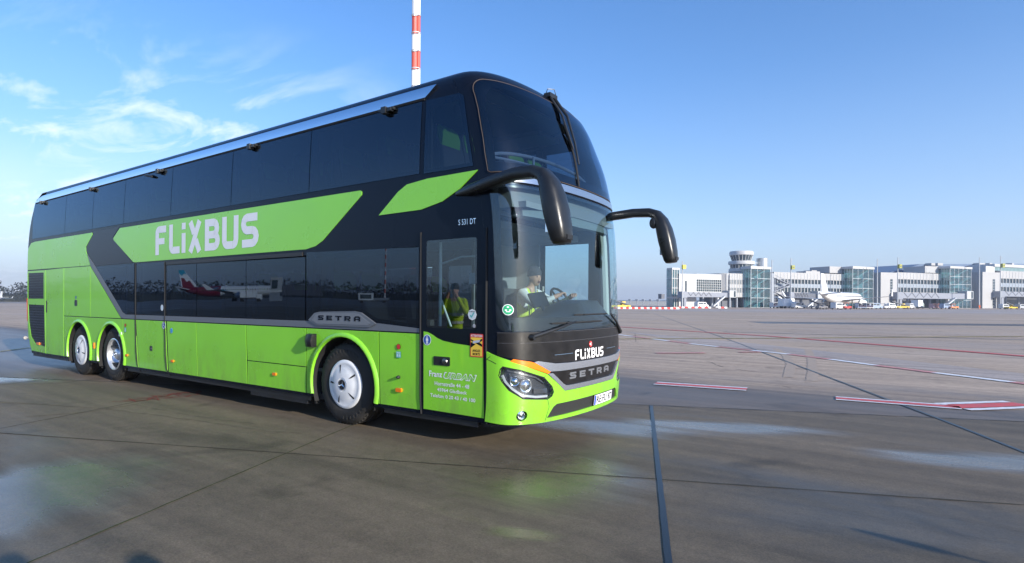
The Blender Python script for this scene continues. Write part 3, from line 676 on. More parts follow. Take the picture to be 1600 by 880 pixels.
for side, fn in ((-1, mN), (1, mO)):
    P = lambda nm, po, m_=GREEN, **k: panel(nm, po, fn, m_, COACH, **k)
    P('upper_rear_panel', rear_up); P('engine_flap', engine_flap); P('rear_side_panel', upA, label='green side panel above the rear wheels'); P('rear_side_panel', upB)
    P('grille_panel', grille_frame, holes=[gr1, gr2]); P('rear_arch_panel', arch12)
    for q in lows: P('luggage_flap', q)
    P('front_arch_panel', frontp); P('filler_flap', fillp)
    P('logo_panel', big, off=.006, label='green slanted panel carrying the large white lettering'); P('green_fin', fin, off=.012, skirt=.02)
    # slate quarter panel and grey waist strip
    P('quarter_panel', [(-10.24, 2.86), (-9.08, 2.87), (-9.36, 2.69), (-8.53, 2.19), (-10.12, 2.19), (-10.56, 2.50), (-10.56, 2.57), (-10.22, 2.81)], SLATE, off=.003)
    P('waist_strip', [(-10.50, 2.42), (-10.34, 2.19), (-8.985, 1.20), (-8.86, 1.19), (-1.545, 1.19), (-1.545, 1.235), (-2.2, 1.275), (-8.80, 1.262), (-8.93, 1.30), (-9.05, 1.40), (-10.12, 2.17)], GREY, off=.007)
    # grille slats
    for nm, po in (('upper_grille', gr1), ('lower_grille', gr2)):
        b = MB(); panelmesh(b, [po], fn, (.5, .3), -.05, 0, 0)
        z0, z1 = min(p[1] for p in po), max(p[1] for p in po); n = int((z1-z0)/.058)
        for k in range(n):
            zc_ = z0+(k+.5)*(z1-z0)/n
            xs = []
            for i in range(len(po)):
                a, c = po[i-1], po[i]
                if (a[1]-zc_)*(c[1]-zc_) < 0: xs.append(a[0]+(c[0]-a[0])*(zc_-a[1])/(c[1]-a[1]))
            if len(xs) == 2:
                xa, xb_ = min(xs), max(xs); pr = []
                for X in (xa, xa+.1, (xa+xb_)/2, xb_):
                    pr.append([fn(X, zc_+.022, -.035), fn(X, zc_+.018, -.028), fn(X, zc_-.016, .001), fn(X, zc_-.022, -.004)])
                b.loft(pr, 1)
        b.build(nm, [DARK, mat('grille_slat', (.03, .036, .045), .35)], COACH)
    # wheel arch lips
    for cx_, r_ in ((-2.83, .59), (-9.42, .57), (-10.92, .57)):
        b = MB(); ar = arc(cx_, .50, r_, 180+15, -15, 24); prof = [(0, .004), (.006, .026), (.030, .030), (.055, .012), (.06, .004)]
        b.loft([[fn(cx_+(p[0]-cx_)*(1+q[0]/r_), .5+(p[1]-.5)*(1+q[0]/r_), q[1]) for q in prof] for p in ar], closed=False, caps=False)
        b.build('wheel_arch_lip', GREEN, COACH, merge=True, ang=60)
        # wheel well
        b = MB(); yo, yi = side*1.262, side*.78
        ar = arc(cx_, .50, .605, 180+25, -25, 20)
        b.loft([[Vector((p[0], yo, p[1])) for p in ar], [Vector((p[0], yi, p[1])) for p in ar]], closed=False, caps=False)
        b.poly([(p[0], yi, p[1]) for p in ar]); b.build('wheel_well', DARK, COACH, smooth=True)
        # mud flap behind the wheel
        b = MB(); b.box(cx_-.63, cx_-.60, side*.92-.28, side*.92+.28, .20, .62); b.build('mud_flap', RUB, COACH, smooth=False)
    # lower sill
    for xa, xb_ in ((-13.6, -11.55), (-8.78, -3.48), (-2.12, -.75)): b = MB(); b.box(xa, xb_, side*1.235-.012, side*1.235+.012, .24, .345); b.build('sill', PLAST, COACH, smooth=False)
    b = MB(); b.box(-4.86, -3.56, min(side*1.24, side*.9), max(side*1.24, side*.9), .185, .30); b.build('battery_box', PLAST, COACH, smooth=False)
    # amber side markers with their dark bases
    for X in (-8.74, -7.06, -4.23, -1.85):
        s1 = .70 if X != -1.85 else .80
        b = MB(); panelmesh(b, [rrect(X-.055*s1, X+.055*s1, .53-.028*s1, .53+.028*s1, .012, 2)], fn, (.5, .5), .006+.022*s1, .03*s1)
        b.build('side_marker', ORANGE, COACH, smooth=False)
    P('filler_flap_hinge', rect(-1.535, -1.53, .36, 1.17), BLACK)

# windows of the side
def panes(name, xs, z0f, z1f, fn, m, parent, off=.006):
    for a, c in zip(xs[:-1], xs[1:]):
        panel(name, [(a+.006, z0f(a)), (c-.006, z0f(c)), (c-.006, z1f(c)), (a+.006, z1f(a))], fn, m, parent, cell=('body', .2), off=off, skirt=.006)
lin = lambda x0, z0, x1, z1: (lambda x: z0+(z1-z0)*(x-x0)/(x1-x0))
for side, fn in ((-1, mN), (1, mO)):
    panes('upper_window', [-13.60, -11.68, -10.28, -8.90, -7.15, -5.34, -3.50, -1.55], lin(-13.6, 2.90, -1.55, 2.94), lin(-13.6, 3.70, -1.55, 3.745), fn, SIDEG, COACH)
    panel('upper_window', [(-1.49, 2.93), (-.80, 2.93), (-.96, 3.69), (-1.03, 3.735), (-1.49, 3.745)], fn, glass('front_side_glass', (.20, .25, .30), .07, .0, wave=.006, wscale=.6, gcol=(.55, .76, 1)) if side == -1 else MATS['front_side_glass'], COACH, cell=(.1, .12), off=.006, skirt=.006, label='clearer tinted upper window beside the front corner')
    panel('lower_window', [(-10.12, 2.17), (-8.46, 2.18), (-8.46, 1.275), (-8.80, 1.275), (-8.95, 1.32), (-9.06, 1.41)], fn, SIDEG, COACH, cell=(2, .3), off=.004, skirt=.004)
    panel('lower_window', rect(-8.42, -7.31, 1.275, 2.17), fn, SIDEG, COACH, cell=(2, .3), off=.004, skirt=.004)
    xs = [-7.28, -6.31, -4.93, -3.56]
    panes('lower_window', xs, lambda x: 1.277, lambda x: 2.10, fn, SIDEG, COACH, off=.004)
    panel('lower_window', [(-3.545, 1.277), (-3.40, 1.36), (-2.50, 1.42), (-2.24, 1.30), (-1.555, 1.245), (-1.555, 2.13), (-3.545, 2.16)] if side == -1 else rect(-3.545, -1.90, 1.277, 2.13), fn, SIDEG, COACH, cell=(2, .3), off=.004, skirt=.004)
    b = MB(); panelmesh(b, [[(-7.28, 2.115), (-3.62, 2.115), (-3.62, 2.165), (-7.28, 2.165)]], fn, (4, .3), .014, .02); b.build('gutter_bar', mat('brown_black_trim', (.022, .02, .019), .4), COACH)
# driver's window on the far side
panel('driver_window', rect(-1.51, -.76, 1.53, 2.38), mO, WSG, COACH, cell=(.08, .3), off=.005, skirt=.004)

# ---- roof-edge strip, hinges, drip line
for side, fn in ((-1, mN), (1, mO)):
    o = panel('roof_edge_strip', [(-13.50, 3.715), (-1.50, 3.775), (-1.44, 3.82), (-1.36, 3.895), (-1.45, 3.897), (-13.08, 3.838), (-13.30, 3.80)], fn, SILV, COACH, cell=(1, .03), off=.022, skirt=.024)
    b = MB(); b.loft([[fn(X, z0, .012), fn(X, z0+.02, .020), fn(X, z0+.02, -.01), fn(X, z0-.005, -.01)] for X, z0 in ((-13.5, 3.695), (-10, 3.712), (-6, 3.732), (-1.52, 3.755))]); b.build('drip_rail', RUB, COACH, smooth=False)
    if side == -1:
        for X, k in ((-13.0, 1), (-10.32, 1), (-7.56, 1.15), (-4.83, 1.15), (-2.09, 1.2)):
            b = MB(); z0 = lin(-13.5, 3.69, -1.5, 3.75)(X); p = fn(X, z0, .03)
            b.box(p.x-.10*k, p.x+.10*k, p.y-.02, p.y+.02, p.z-.018, p.z+.012); b.box(p.x-.04*k, p.x+.02*k, p.y-.05, p.y+.01, p.z-.055, p.z+.02); b.box(p.x+.02*k, p.x+.08*k, p.y-.035, p.y+.01, p.z-.035, p.z)
            b.build('flap_hinge', PLAST, COACH, smooth=False)
        p = fn(-7.95, 3.70, .03); b = MB(); b.tube([p+Vector((-.16, 0, .0)), p+Vector((0, -.02, -.02)), p+Vector((.16, -.02, -.06))], [.012, .028, .02], 8); b.build('marker_camera', PLAST, COACH)
# ---- lettering helper
def letters(name, polys, fn, off, m, parent, cell=(.3, .2), skirt=0, sep_=.0004):
    b = MB()
    for k, q in enumerate(polys):
        ar = sum(q[i-1][0]*q[i][1]-q[i][0]*q[i-1][1] for i in range(len(q)))
        if ar < 0: q = q[::-1]
        o_ = off+(k % 5)*sep_ if sep_ else off
        for i in range(int(math.floor(min(p[0] for p in q)/cell[0])), int(math.floor(max(p[0] for p in q)/cell[0]))+1):
            c = clipcell(q, i*cell[0], (i+1)*cell[0], -9, 9)
            if len(c) >= 3: b.poly([fn(p[0], p[1], o_) for p in c])
        if skirt:
            for i in range(len(q)): b.poly([fn(*q[i-1], o_), fn(*q[i], o_), fn(*q[i], o_-skirt), fn(*q[i-1], o_-skirt)])
    return b.build(name, m, parent, smooth=False)
letters('logo_lettering', flixbus(-7.66, -4.61, 2.26, 2.80), mN, .0085, LETW, COACH)
fb = [[(-p[0]-12.27, p[1]) for p in q] for q in flixbus(-7.66, -4.61, 2.26, 2.80)]
letters('logo_lettering', fb, mO, .0085, LETW, COACH)
# grey badge with black letters
badge = [(-3.48, 1.285), (-3.36, 1.375), (-3.25, 1.395), (-2.60, 1.41), (-2.48, 1.395), (-2.22, 1.268), (-2.33, 1.225), (-3.30, 1.222)]
panel('badge_plate', badge, mN, GREY, COACH, off=.022, skirt=.024)
panel('badge_rim', [(-3.40, 1.285), (-3.32, 1.36), (-3.22, 1.375), (-2.62, 1.388), (-2.52, 1.378), (-2.31, 1.272), (-2.36, 1.248), (-3.30, 1.243)], mN, mat('grey_strip_light', (.21, .225, .25), .3, metal=.3), COACH, off=.026, skirt=.004)
letters('badge_lettering', setra(-3.27, -2.48, 1.285, 1.350), mN, .029, BLACK, COACH, skirt=.003)
letters('model_lettering', fit(textmesh('S 531 DT', 1), -.990, -.760, 2.332, 2.390), mN, .006, SILV, COACH)

# ---- front door
fr = rrect(-1.515, -.632, .345, 2.285, .04)
gl_ = rrect(-1.445, -.745, 1.25, 2.195, .03)
DOOR = panel('door', fr, mN, BLACK, COACH, cell=(.08, .2), off=.006, skirt=.01, holes=[gl_])
panel('door_glass', rrect(-1.448, -.742, 1.247, 2.198, .03), mN, DOORG, DOOR, cell=(.3, .5), off=.003, skirt=0)
GP = panel('green_door_panel', [(-1.475, .36), (-.645, .352), (-.66, 1.065), (-.82, 1.078), (-1.05, 1.095), (-1.20, 1.115), (-1.28, 1.14), (-1.36, 1.18), (-1.42, 1.20), (-1.475, 1.205)], mN, GREEN, DOOR, cell=(.1, .2), off=.010, skirt=.006)
TF = lambda s_, x0, x1, z0, z1, m=LETW, off=.0122, **k: letters('door_lettering', fit(textmesh(s_, 1, **k), x0, x1, z0, z1), mN, off, m, DOOR, sep_=0)
TF('Franz', -1.39, -1.205, .722, .785, bold=.02)
TF('URBAN', -1.185, -.735, .712, .785, bold=.065, shear=.3, spacing=1.12)
TF('URBAN', -1.172, -.748, .721, .776, m=GREEN, off=.0130, bold=.02, shear=.3, spacing=1.19)
TF('Hornstraße 44 - 48', -1.31, -.835, .633, .676, bold=.015)
TF('45964 Gladbeck', -1.275, -.865, .571, .608, bold=.015)
TF('Telefon: 0 20 43 / 40 100', -1.375, -.755, .502, .540, bold=.015)
HD = panel('door_handle', rrect(-1.325, -1.095, .85, .945, .012), mN, PLAST, DOOR, off=.016, skirt=.012)
b = MB(); c0 = mN(-1.165, .897, .018); b.lathe([(.0, -.012), (.016, -.012), (.030, -.008), (.036, .002)], c0, 'Y', 20); b.build('door_lock', mat('lock_metal', (.2, .2, .2), .3, metal=1), HD)
b = MB(); panelmesh(b, [rrect(-1.305, -1.215, .872, .925, .01)], mN, (.5, .5), .0175, .0); b.build('handle_recess', DARK, HD)
BLUE = mat('sign_blue', (.02, .09, .38), .4); YEL = mat('sign_yellow', (.85, .55, .06), .5); TEAL = mat('sign_teal', (.10, .42, .42), .5); SRED = mat('sign_red', (.62, .03, .03), .5); SGRN = mat('sign_green', (.01, .35, .15), .5)
def sticker(name, X, z, r, m, parent, fn=mN, off=.013, rim=LETW, poly=None):
    o = panel(name, poly or circ(X, z, r), fn, rim if rim else m, parent, cell=(.1, .1), off=off, skirt=0)
    if rim: panel('sticker_face', circ(X, z, r*.88) if poly is None else [(X+(p[0]-X)*.86, z+(p[1]-z)*.9) for p in poly], fn, m, o, cell=(.1, .1), off=off+.0006, skirt=0)
    return o
st = sticker('passenger_sticker', -1.42, 1.115, .058, BLUE, COACH)
def figure_icon(X, z, s_, fn, off, m, parent):
    letters('sticker_icon', [circ(X, z+.030*s_, .009*s_, 10), [(X-.016*s_, z+.018*s_), (X-.018*s_, z-.008*s_), (X-.009*s_, z-.008*s_), (X-.014*s_, z-.042*s_), (X-.002*s_, z-.042*s_), (X, z-.012*s_), (X+.006*s_, z-.042*s_), (X+.017*s_, z-.042*s_), (X+.009*s_, z-.006*s_), (X+.019*s_, z-.008*s_), (X+.014*s_, z+.018*s_)]], fn, off, m, parent, sep_=0)
figure_icon(-1.42, 1.115, 1, mN, .0142, LETW, st)
# blind-spot warning plate
wn = panel('warning_sticker', rrect(-.822, -.655, .968, 1.205, .01), mN, SRED, COACH, cell=(.04, .2), off=.0135, skirt=.001)
panel('sticker_face', rrect(-.812, -.665, .978, 1.168, .004), mN, YEL, wn, cell=(.04, .2), off=.0142, skirt=0)
letters('sticker_lettering', fit(textmesh('ATTENTION', 1, bold=.02), -.812, -.666, 1.174, 1.197), mN, .0148, LETW, wn, cell=(.03, 1), sep_=0)
letters('sticker_lettering', fit(textmesh('ANGLES', 1, bold=.02), -.790, -.690, 1.020, 1.046), mN, .0150, BLACK, wn, cell=(.03, 1), sep_=0)
letters('sticker_lettering', fit(textmesh('MORTS', 1, bold=.02), -.786, -.694, .985, 1.011), mN, .0150, BLACK, wn, cell=(.03, 1), sep_=0)
letters('sticker_icon', [[(-.812, 1.135), (-.665, 1.075), (-.665, 1.10), (-.70, 1.118), (-.665, 1.14), (-.665, 1.16), (-.74, 1.12), (-.812, 1.15)], [(-.812, 1.06), (-.75, 1.098), (-.812, 1.12)]], mN, .0150, BLACK, wn, cell=(.03, 1))
letters('sticker_icon', [[(-.785, 1.105), (-.70, 1.122), (-.69, 1.140), (-.70, 1.145), (-.785, 1.130)]], mN, .0160, mat('icon_grey', (.5, .52, .6), .5), wn, cell=(.03, 1))
st = sticker('octagon_sticker', -.80, 1.40, 0, mat('sticker_pale', (.60, .66, .68), .5), DOOR, off=.009, poly=circ(-.80, 1.40, .058, 8))
letters('sticker_icon', [[(-.83, 1.385), (-.805, 1.365), (-.77, 1.42), (-.785, 1.425), (-.807, 1.39), (-.825, 1.40)]], mN, .0104, TEAL, st)
letters('sticker_lettering', fit(textmesh('NO SMOKING', 1, bold=.02), -.838, -.762, 1.425, 1.438), mN, .0104, SLATE, st, sep_=0)
sticker('round_sticker', -.775, 1.285, .018, mat('icon_grey2', (.35, .36, .4), .5), DOOR, off=.009)
st = sticker('wheelchair_sticker', -7.345, 1.105, .062, BLUE, COACH)
letters('sticker_icon', [circ(-7.350, 1.140, .009, 8), stroke([(-7.350, 1.128), (-7.350, 1.10), (-7.325, 1.10), (-7.312, 1.07)], .012)[0], stroke([(-7.350, 1.10), (-7.325, 1.10), (-7.312, 1.07)], .012)[0], stroke([(-7.325, 1.10), (-7.312, 1.07)], .012)[0]]+stroke(arc(-7.352, 1.085, .026, 110, 340, 10), .008), mN, .0142, LETW, st)
sticker('entry_sticker', -7.085, 1.028, .045, mat('sky_sticker', (.05, .30, .60), .5), COACH, rim=mat('sticker_pale2', (.4, .6, .8), .5))
sticker('window_sticker', -7.42, 1.40, 0, mat('sticker_pale3', (.55, .65, .72), .5), COACH, off=.009, poly=rrect(-7.465, -7.375, 1.35, 1.45, .04))
for X in (-1.855, -8.79):
    sticker('tank_sticker', X, 1.02 if X > -5 else 1.07, .032, SRED, COACH, rim=BLACK)
    st = panel('fuel_label', rect(X-.038, X+.038, .895 if X > -5 else .945, .965 if X > -5 else 1.025), mN, TEAL, COACH, off=.013, skirt=0)
    zz_ = .895 if X > -5 else .945
    letters('sticker_icon', [rect(X-.030, X+.030, zz_+.048, zz_+.062), rect(X-.030, X-.004, zz_+.010, zz_+.040), rect(X+.004, X+.030, zz_+.010, zz_+.040)], mN, .0140, mat('pale_teal', (.5, .72, .7), .5), st, sep_=0)
b = MB(); p = mN(-1.855, .675, .01); b.lathe([(.02, .004), (.02, -.01), (.013, -.03), (0, -.034)], p, 'Y', 14); b.build('fuel_lock', PLAST, COACH)
panel('flap_lock', rect(-7.85, -7.77, .66, .74), mN, PLAST, COACH, off=.010, skirt=.006); panel('flap_lock_pin', circ(-7.80, .70, .018), mN, SILV, COACH, off=.012, skirt=.002)
panel('rear_flap_lock', rrect(-11.11, -11.0, 1.40, 1.52, .02), mN, SLATE, COACH, off=.014, skirt=.01)
panel('info_sticker', rect(-11.085, -11.03, 1.545, 1.60), mN, BLUE, COACH, off=.008, skirt=0)
panel('flap_handle', rrect(-12.70, -12.655, 1.24, 1.50, .015), mN, SLATE, COACH, off=.012, skirt=.008)
panel('rear_marker', rect(-13.26, -13.10, .51, .56), mN, ORANGE, COACH, off=.02, skirt=.02)
panel('arch_marker', rect(-10.19, -10.15, .58, .69), mN, ORANGE, COACH, off=.02, skirt=.02)
panel('fuel_note', rrect(-9.05, -8.94, .86, .94, .02), mN, mat('note_white', (.6, .62, .65), .4), COACH, off=.018, skirt=.01)
# camera pod in front of the front arch
b = MB(); pr = []
for (x_, d_) in ((-3.50, .004), (-3.485, .07), (-3.40, .10), (-3.345, .09), (-3.33, .004)): pr.append([mN(x_, .945, d_*.8), mN(x_, 1.02, d_), mN(x_, 1.105, d_*.7), mN(x_, 1.112, 0), mN(x_, .94, 0)])
b.loft(pr); b.build('camera_pod', mat('gloss_black', (.008, .008, .009), .35, spec=.4), COACH, ang=60)
# rubber edges of the rear passenger door
for X in (-8.40, -7.33):
    b = MB(); b.tube([mN(X, 2.17, .004), mN(X, 1.2, .006), mN(X+.02, .6, .006), mN(X+.06, .38, .004), mN(X+.14, .27, -.02)], .012, 6); b.build('door_rubber', RUB, COACH)
for X, z1_ in ((-1.525, 2.29), (-.622, 2.28)):
    b = MB(); b.tube([mN(X, z1_, .004), mN(X, 1.2, .008), mN(X, .5, .008), mN(X+.01, .30, .004)], .011, 6); b.build('door_rubber', RUB, COACH)
b = MB(); b.box(-1.05, -.62, -1.20, -1.0, .25, .30); b.build('step_edge', PLAST, COACH, smooth=False)

# ---- front
GRL = [(-.86, .345), (-.775, .452), (-.72, .478), (.72, .478), (.775, .452), (.86, .345)]
half_top = [(-1.548, 1.03), (-1.50, 1.012), (-1.30, .955), (-1.08, .868), (-.985, .835), (-.875, .797), (-.585, .597)]
half_bot = [(-1.548, .325), (-1.35, .315), (-.82, .305), (0, .30)]
bump_out = half_top+mirr(half_top)+mirr(half_bot)[0:]+half_bot[::-1][1:]
# order: top left->right, then right bottom -> left bottom
bump_out = half_top+[(-x, z) for x, z in half_top[::-1]]+[(-x, z) for x, z in half_bot]+[p for p in half_bot[::-1][1:]]
panel('front_bumper', bump_out, mF, GREEN, COACH, cell=(.05, .06), off=.022, skirt=.04, holes=[HL, mirr(HL), FOG, mirr(FOG), GRL], label='bright green front bumper lit by the sun')
for nm_, pth in (('bumper_seam', [(-1.545, .955), (-1.49, .94), (-1.43, .915)]), ('bumper_seam', [(-.90, .785), (-.95, .748)]), ('bumper_seam', [(-.865, .535), (-.84, .46), (-.88, .32)]), ('bumper_seam', [(-1.50, .985), (-1.53, .965), (-1.545, .955)])):
    for sg in (1, -1): letters(nm_, [[(sg*p[0], p[1]) for p in q] for q in stroke(pth, .006)], mF, .0228, DARK, COACH, cell=(.05, 1))
b = MB(); ar = [(-1.50, .455), (-1.30, .45), (-1.1, .455), (-.90, .47)]
b.build('x', DARK) if False else None
panel('lower_grille', [(-.875, .338), (-.785, .458), (-.725, .487), (.725, .487), (.785, .458), (.875, .338)], mF, mat('grille_mesh', (.02, .02, .02), .6, bump=1.0, bscale=160), COACH, cell=(.06, .06), off=.004, skirt=0)
OR_ = [(-1.295, .945), (-1.265, .968), (-1.08, .935), (-.91, .875), (-.825, .822), (-.862, .800), (-1.08, .872)]
for q in (OR_, mirr(OR_)): panel('turn_signal', q, mF, ORANGE, COACH, cell=(.05, .05), off=.024, skirt=.02)
# chrome frame
tb_ = [(-1.05, .928), (-1.0, .938), (-.85, .914), (-.75, .898), (-.5, .890), (0, .888)]; bb_ = [(-.835, .822), (-.70, .816), (-.4, .814), (0, .813)]
topbar = tb_+[(-x, z) for x, z in tb_[::-1][1:]]+[(-x, z) for x, z in bb_]+bb_[::-1][1:]
panel('chrome_frame', topbar, mF, CHROME, COACH, cell=(.05, .03), off=.026, skirt=.03)
vo = [(-.870, .803), (-.60, .602), (.60, .602), (.870, .803)]; vi = [(.80, .803), (.625, .678), (.57, .655), (.54, .652), (-.54, .652), (-.57, .655), (-.625, .678), (-.80, .803)]
panel('chrome_frame', vo+vi, mF, CHROME, COACH, cell=(.05, .05), off=.028, skirt=.03)
panel('emblem_panel', [(-.80, .808), (-.62, .682), (-.54, .657), (.54, .657), (.62, .682), (.80, .808)], mF, GRIME, COACH, cell=(.06, .06), off=.008, skirt=0)
letters('emblem_lettering', setra(-.50, .45, .705, .782), mF, .018, mat('emblem_silver', (.45, .46, .48), .35, metal=.8), COACH, cell=(.05, 1), skirt=.012)
BF = [(-1.42, 1.225), (-1.43, 1.0), (-1.27, .972), (-1.06, .944), (-.75, .905), (-.4, .895), (0, .893)]
panel('front_fascia', BF+[(-x, z) for x, z in BF[::-1][1:]], mF, GRIME, COACH, cell=FC, off=.008, skirt=.01)
for z_, a_, o_ in ((1.225, 1.42, .012), (1.122, 1.42, .012)):
    b = MB(); b.loft([[mF(s_, z_-.006, .006), mF(s_, z_-.004, o_), mF(s_, z_+.004, o_), mF(s_, z_+.006, .006)] for s_ in [-a_+2*a_*k/50 for k in range(51)]]); b.build('fascia_ridge', mat('ridge_dark', (.035, .035, .038), .25, coat=.5), COACH)
for sg in (-1, 1):
    pth = [(sg*.75, .985), (sg*.42, .985)]; letters('fascia_line', stroke(pth, .005), mF, .0095, mat('blue_line', (.10, .16, .24), .3), COACH, cell=(.05, 1))
letters('front_logo', flixbus(-.38, .31, .900, 1.022, .20), mF, .0105, LETW, COACH, cell=(.05, 1))
em = panel('round_emblem', circ(-.03, 1.062, .034), mF, SRED, COACH, cell=(.05, .05), off=.012, skirt=.004)
letters('emblem_mark', [circ(-.045, 1.062, .012, 8), rect(-.028, -.020, 1.04, 1.085)], mF, .0135, LETW, em, sep_=0)
# plate
PL = panel('licence_plate', rect(.07, .60, .352, .466), mF, LETW, COACH, cell=(.06, .2), off=.022, skirt=.014)
panel('plate_band', rect(.073, .113, .355, .463), mF, mat('eu_blue', (.01, .06, .5), .4), PL, cell=(.06, .2), off=.0228, skirt=0)
letters('plate_characters', fit(textmesh('RE:FU 87', 1, bold=.02), .130, .588, .368, .450), mF, .0232, DARK, PL, cell=(.05, 1), sep_=0)
panel('plate_frame', rect(.058, .612, .340, .478), mF, PLAST, PL, cell=(.06, .2), off=.018, skirt=.01)
# headlights
HLD = mat('headlight_dark', (.15, .165, .19), .26, metal=.8); HLB = mat('headlight_chrome', (.75, .78, .82), .08, metal=1)
for sg in (-1, 1):
    q = HL if sg == -1 else mirr(HL)
    b = MB(); panelmesh(b, [q], mF, (.05, .05), -.045, 0); 
    qq = subdiv(q, .05)
    for i in range(len(qq)): b.poly([mF(*qq[i-1], .018), mF(*qq[i], .018), mF(*qq[i], -.045), mF(*qq[i-1], -.045)])
    H = b.build('headlight', HLD, COACH, merge=True)
    X_ = lambda s_: s_*(-sg)
    b = MB()
    for s_, z_, r_ in ((-1.13, .70, .058), (-1.25, .745, .040)):
        p = mF(X_(s_), z_, -.02); n = (mF(X_(s_), z_, .01)-mF(X_(s_), z_, -.01)).normalized()
        Mx = Matrix.Translation(p) @ n.to_track_quat('Z', 'Y').to_matrix().to_4x4()
        rings = []
        for rr, hh in ((r_*1.25, -.01), (r_*1.2, .015), (r_, .012), (r_*.97, .0), (r_*.9, .012), (r_*.7, .022), (r_*.4, .030), (.001, .033)): rings.append([Mx @ Vector((rr*math.cos(2*math.pi*k/20), rr*math.sin(2*math.pi*k/20), hh)) for k in range(20)])
        b.loft(rings, caps=False)
    b.build('headlight_projector', HLB, H)
    letters('daylight_strip', [[(X_(p[0]), p[1]) for p in r_] for r_ in stroke([(-1.385, .80), (-1.35, .74), (-1.27, .665), (-1.17, .60), (-1.0, .572), (-.84, .566)], .022)], mF, -.01, mat('drl', (.7, .74, .8), .15, metal=.4), H, cell=(.05, 1), skirt=.02)
    letters('reflector_blade', [[(X_(p[0]), p[1]) for p in r_] for r_ in stroke([(-1.33, .85), (-1.2, .825), (-1.0, .77), (-.87, .70)], .016)+stroke([(-1.02, .63), (-.84, .62)], .05)+stroke([(-1.30, .82), (-1.25, .66)], .02)], mF, -.02, HLB, H, cell=(.05, 1), skirt=.015)
    o = panel('headlight_lens', q, mF, CLRG, H, cell=(.05, .05), off=.016, skirt=0)
    letters('headlight_rim', stroke(q+[q[0]], .022), mF, .0185, DARK, H, cell=(.05, 1))
    fq = FOG if sg == -1 else mirr(FOG)
    b = MB(); panelmesh(b, [fq], mF, (.05, .05), -.03, 0)
    for i in range(len(fq)): b.poly([mF(*fq[i-1], .02), mF(*fq[i], .02), mF(*fq[i], -.03), mF(*fq[i-1], -.03)])
    F_ = b.build('fog_light', PLAST, COACH, merge=True)
    s_, z_ = X_(-1.17), .40; p = mF(s_, z_, -.025); n = (mF(s_, z_, .01)-mF(s_, z_, -.01)).normalized(); Mx = Matrix.Translation(p) @ n.to_track_quat('Z', 'Y').to_matrix().to_4x4()
    b = MB(); b.loft([[Mx @ Vector((rr*math.cos(2*math.pi*k/20), rr*math.sin(2*math.pi*k/20), hh)) for k in range(20)] for rr, hh in ((.048, 0), (.046, .03), (.038, .034), (.034, .02), (.02, .028), (.001, .03))], caps=False); b.build('fog_light_lens', HLB, F_)
# windscreens
ws = rrect(-1.425, 1.425, 1.235, 2.715, .10)
WS = panel('lower_windscreen', ws, mF, WSG, COACH, cell=FC, off=.012, skirt=.012)
FRIT = mat('frit_black', (.010, .011, .013), .25)
panel('windscreen_border', rrect(-1.415, 1.415, 1.245, 2.705, .09), mF, FRIT, WS, cell=FC, off=.003, skirt=0, holes=[rrect(-1.345, 1.345, 1.375, 2.685, .05)])
ur_ = [(1.385, 2.845), (1.412, 2.865), (1.412, 3.05), (1.392, 3.30), (1.362, 3.52)]+arc(1.20, 3.70, .155, -8, 84, 8)+[(1.05, 3.862), (.4, 3.875)]
uws = ur_+[(-x, z) for x, z in ur_[::-1]]
UW = panel('upper_windscreen', uws, mF, TWSG, COACH, cell=FC, off=.012, skirt=.012)
sc_ = lambda k, dz, p: (p[0]*k, 3.33+(p[1]-3.33)*dz)
panel('windscreen_border', [sc_(.99, .99, p) for p in uws], mF, FRIT, UW, cell=FC, off=.003, skirt=0, holes=[[(-1.325, 2.94), (1.325, 2.94), (1.30, 3.52), (1.25, 3.68), (1.16, 3.76), (1.04, 3.785), (-1.04, 3.785), (-1.16, 3.76), (-1.25, 3.68), (-1.30, 3.52)]])
b = MB(); q = subdiv([sc_(1.008, 1.012, p) for p in uws], .08)
b.tube([mF(*p, .008) for p in q]+[mF(*q[0], .008)], .0045, 6, cap=False); b.build('windscreen_seal', mat('seal_brown', (.075, .055, .048), .7), UW)
sb = [(-1.40, 2.742), (-1.0, 2.738), (0, 2.738)]; st_ = [(-1.40, 2.80), (-1.1, 2.812), (0, 2.818)]
panel('silver_band', sb+[(-x, z) for x, z in sb[::-1][1:]]+[(-x, z) for x, z in st_]+st_[::-1][1:], mF, mat('band_silver', (.50, .53, .57), .22, metal=.9), COACH, cell=(.06, .03), off=.022, skirt=.02)
# sticker on the windscreen
st = sticker('green_sticker', -1.30, 1.455, .055, SGRN, WS, fn=mF, off=.0135)
letters('sticker_icon', [rect(-1.33, -1.27, 1.445, 1.458), rect(-1.32, -1.28, 1.432, 1.440), rect(-1.31, -1.29, 1.475, 1.488)], mF, .0150, LETW, st, sep_=0)
# wipers
def wiper(name, piv, elbow, b0, b1, r=.016):
    b = MB(); p0 = mF(*piv, .03); p1 = mF(*elbow, .06)
    b.tube([p0+Vector((0, 0, 0)), p0.lerp(p1, .2)+Vector((.01, 0, 0)), p0.lerp(p1, .6)+Vector((.02, 0, 0)), p1], [r*1.4, r*1.3, r*.8, r*.55], 8)
    b.lathe([(0, .05), (.026, .05), (.032, .03), (.034, -.01)], mF(*piv, .0), 'X', 16)
    o = b.build(name, PLAST, COACH)
    b = MB(); n = 14; pts = [mF(b0[0]+(b1[0]-b0[0])*k/n, b0[1]+(b1[1]-b0[1])*k/n, .024) for k in range(n+1)]
    b.tube(pts, [.006]+[.011]*(n-1)+[.006], 6, flat=.6); b.tube([p+Vector((.018, 0, 0)) for p in pts[3:-3]], .007, 6); b.build('wiper_blade', RUB, o)
    return o
wiper('wiper', (-1.07, 1.18), (-.42, 1.325), (-.80, 1.312), (.27, 1.318))
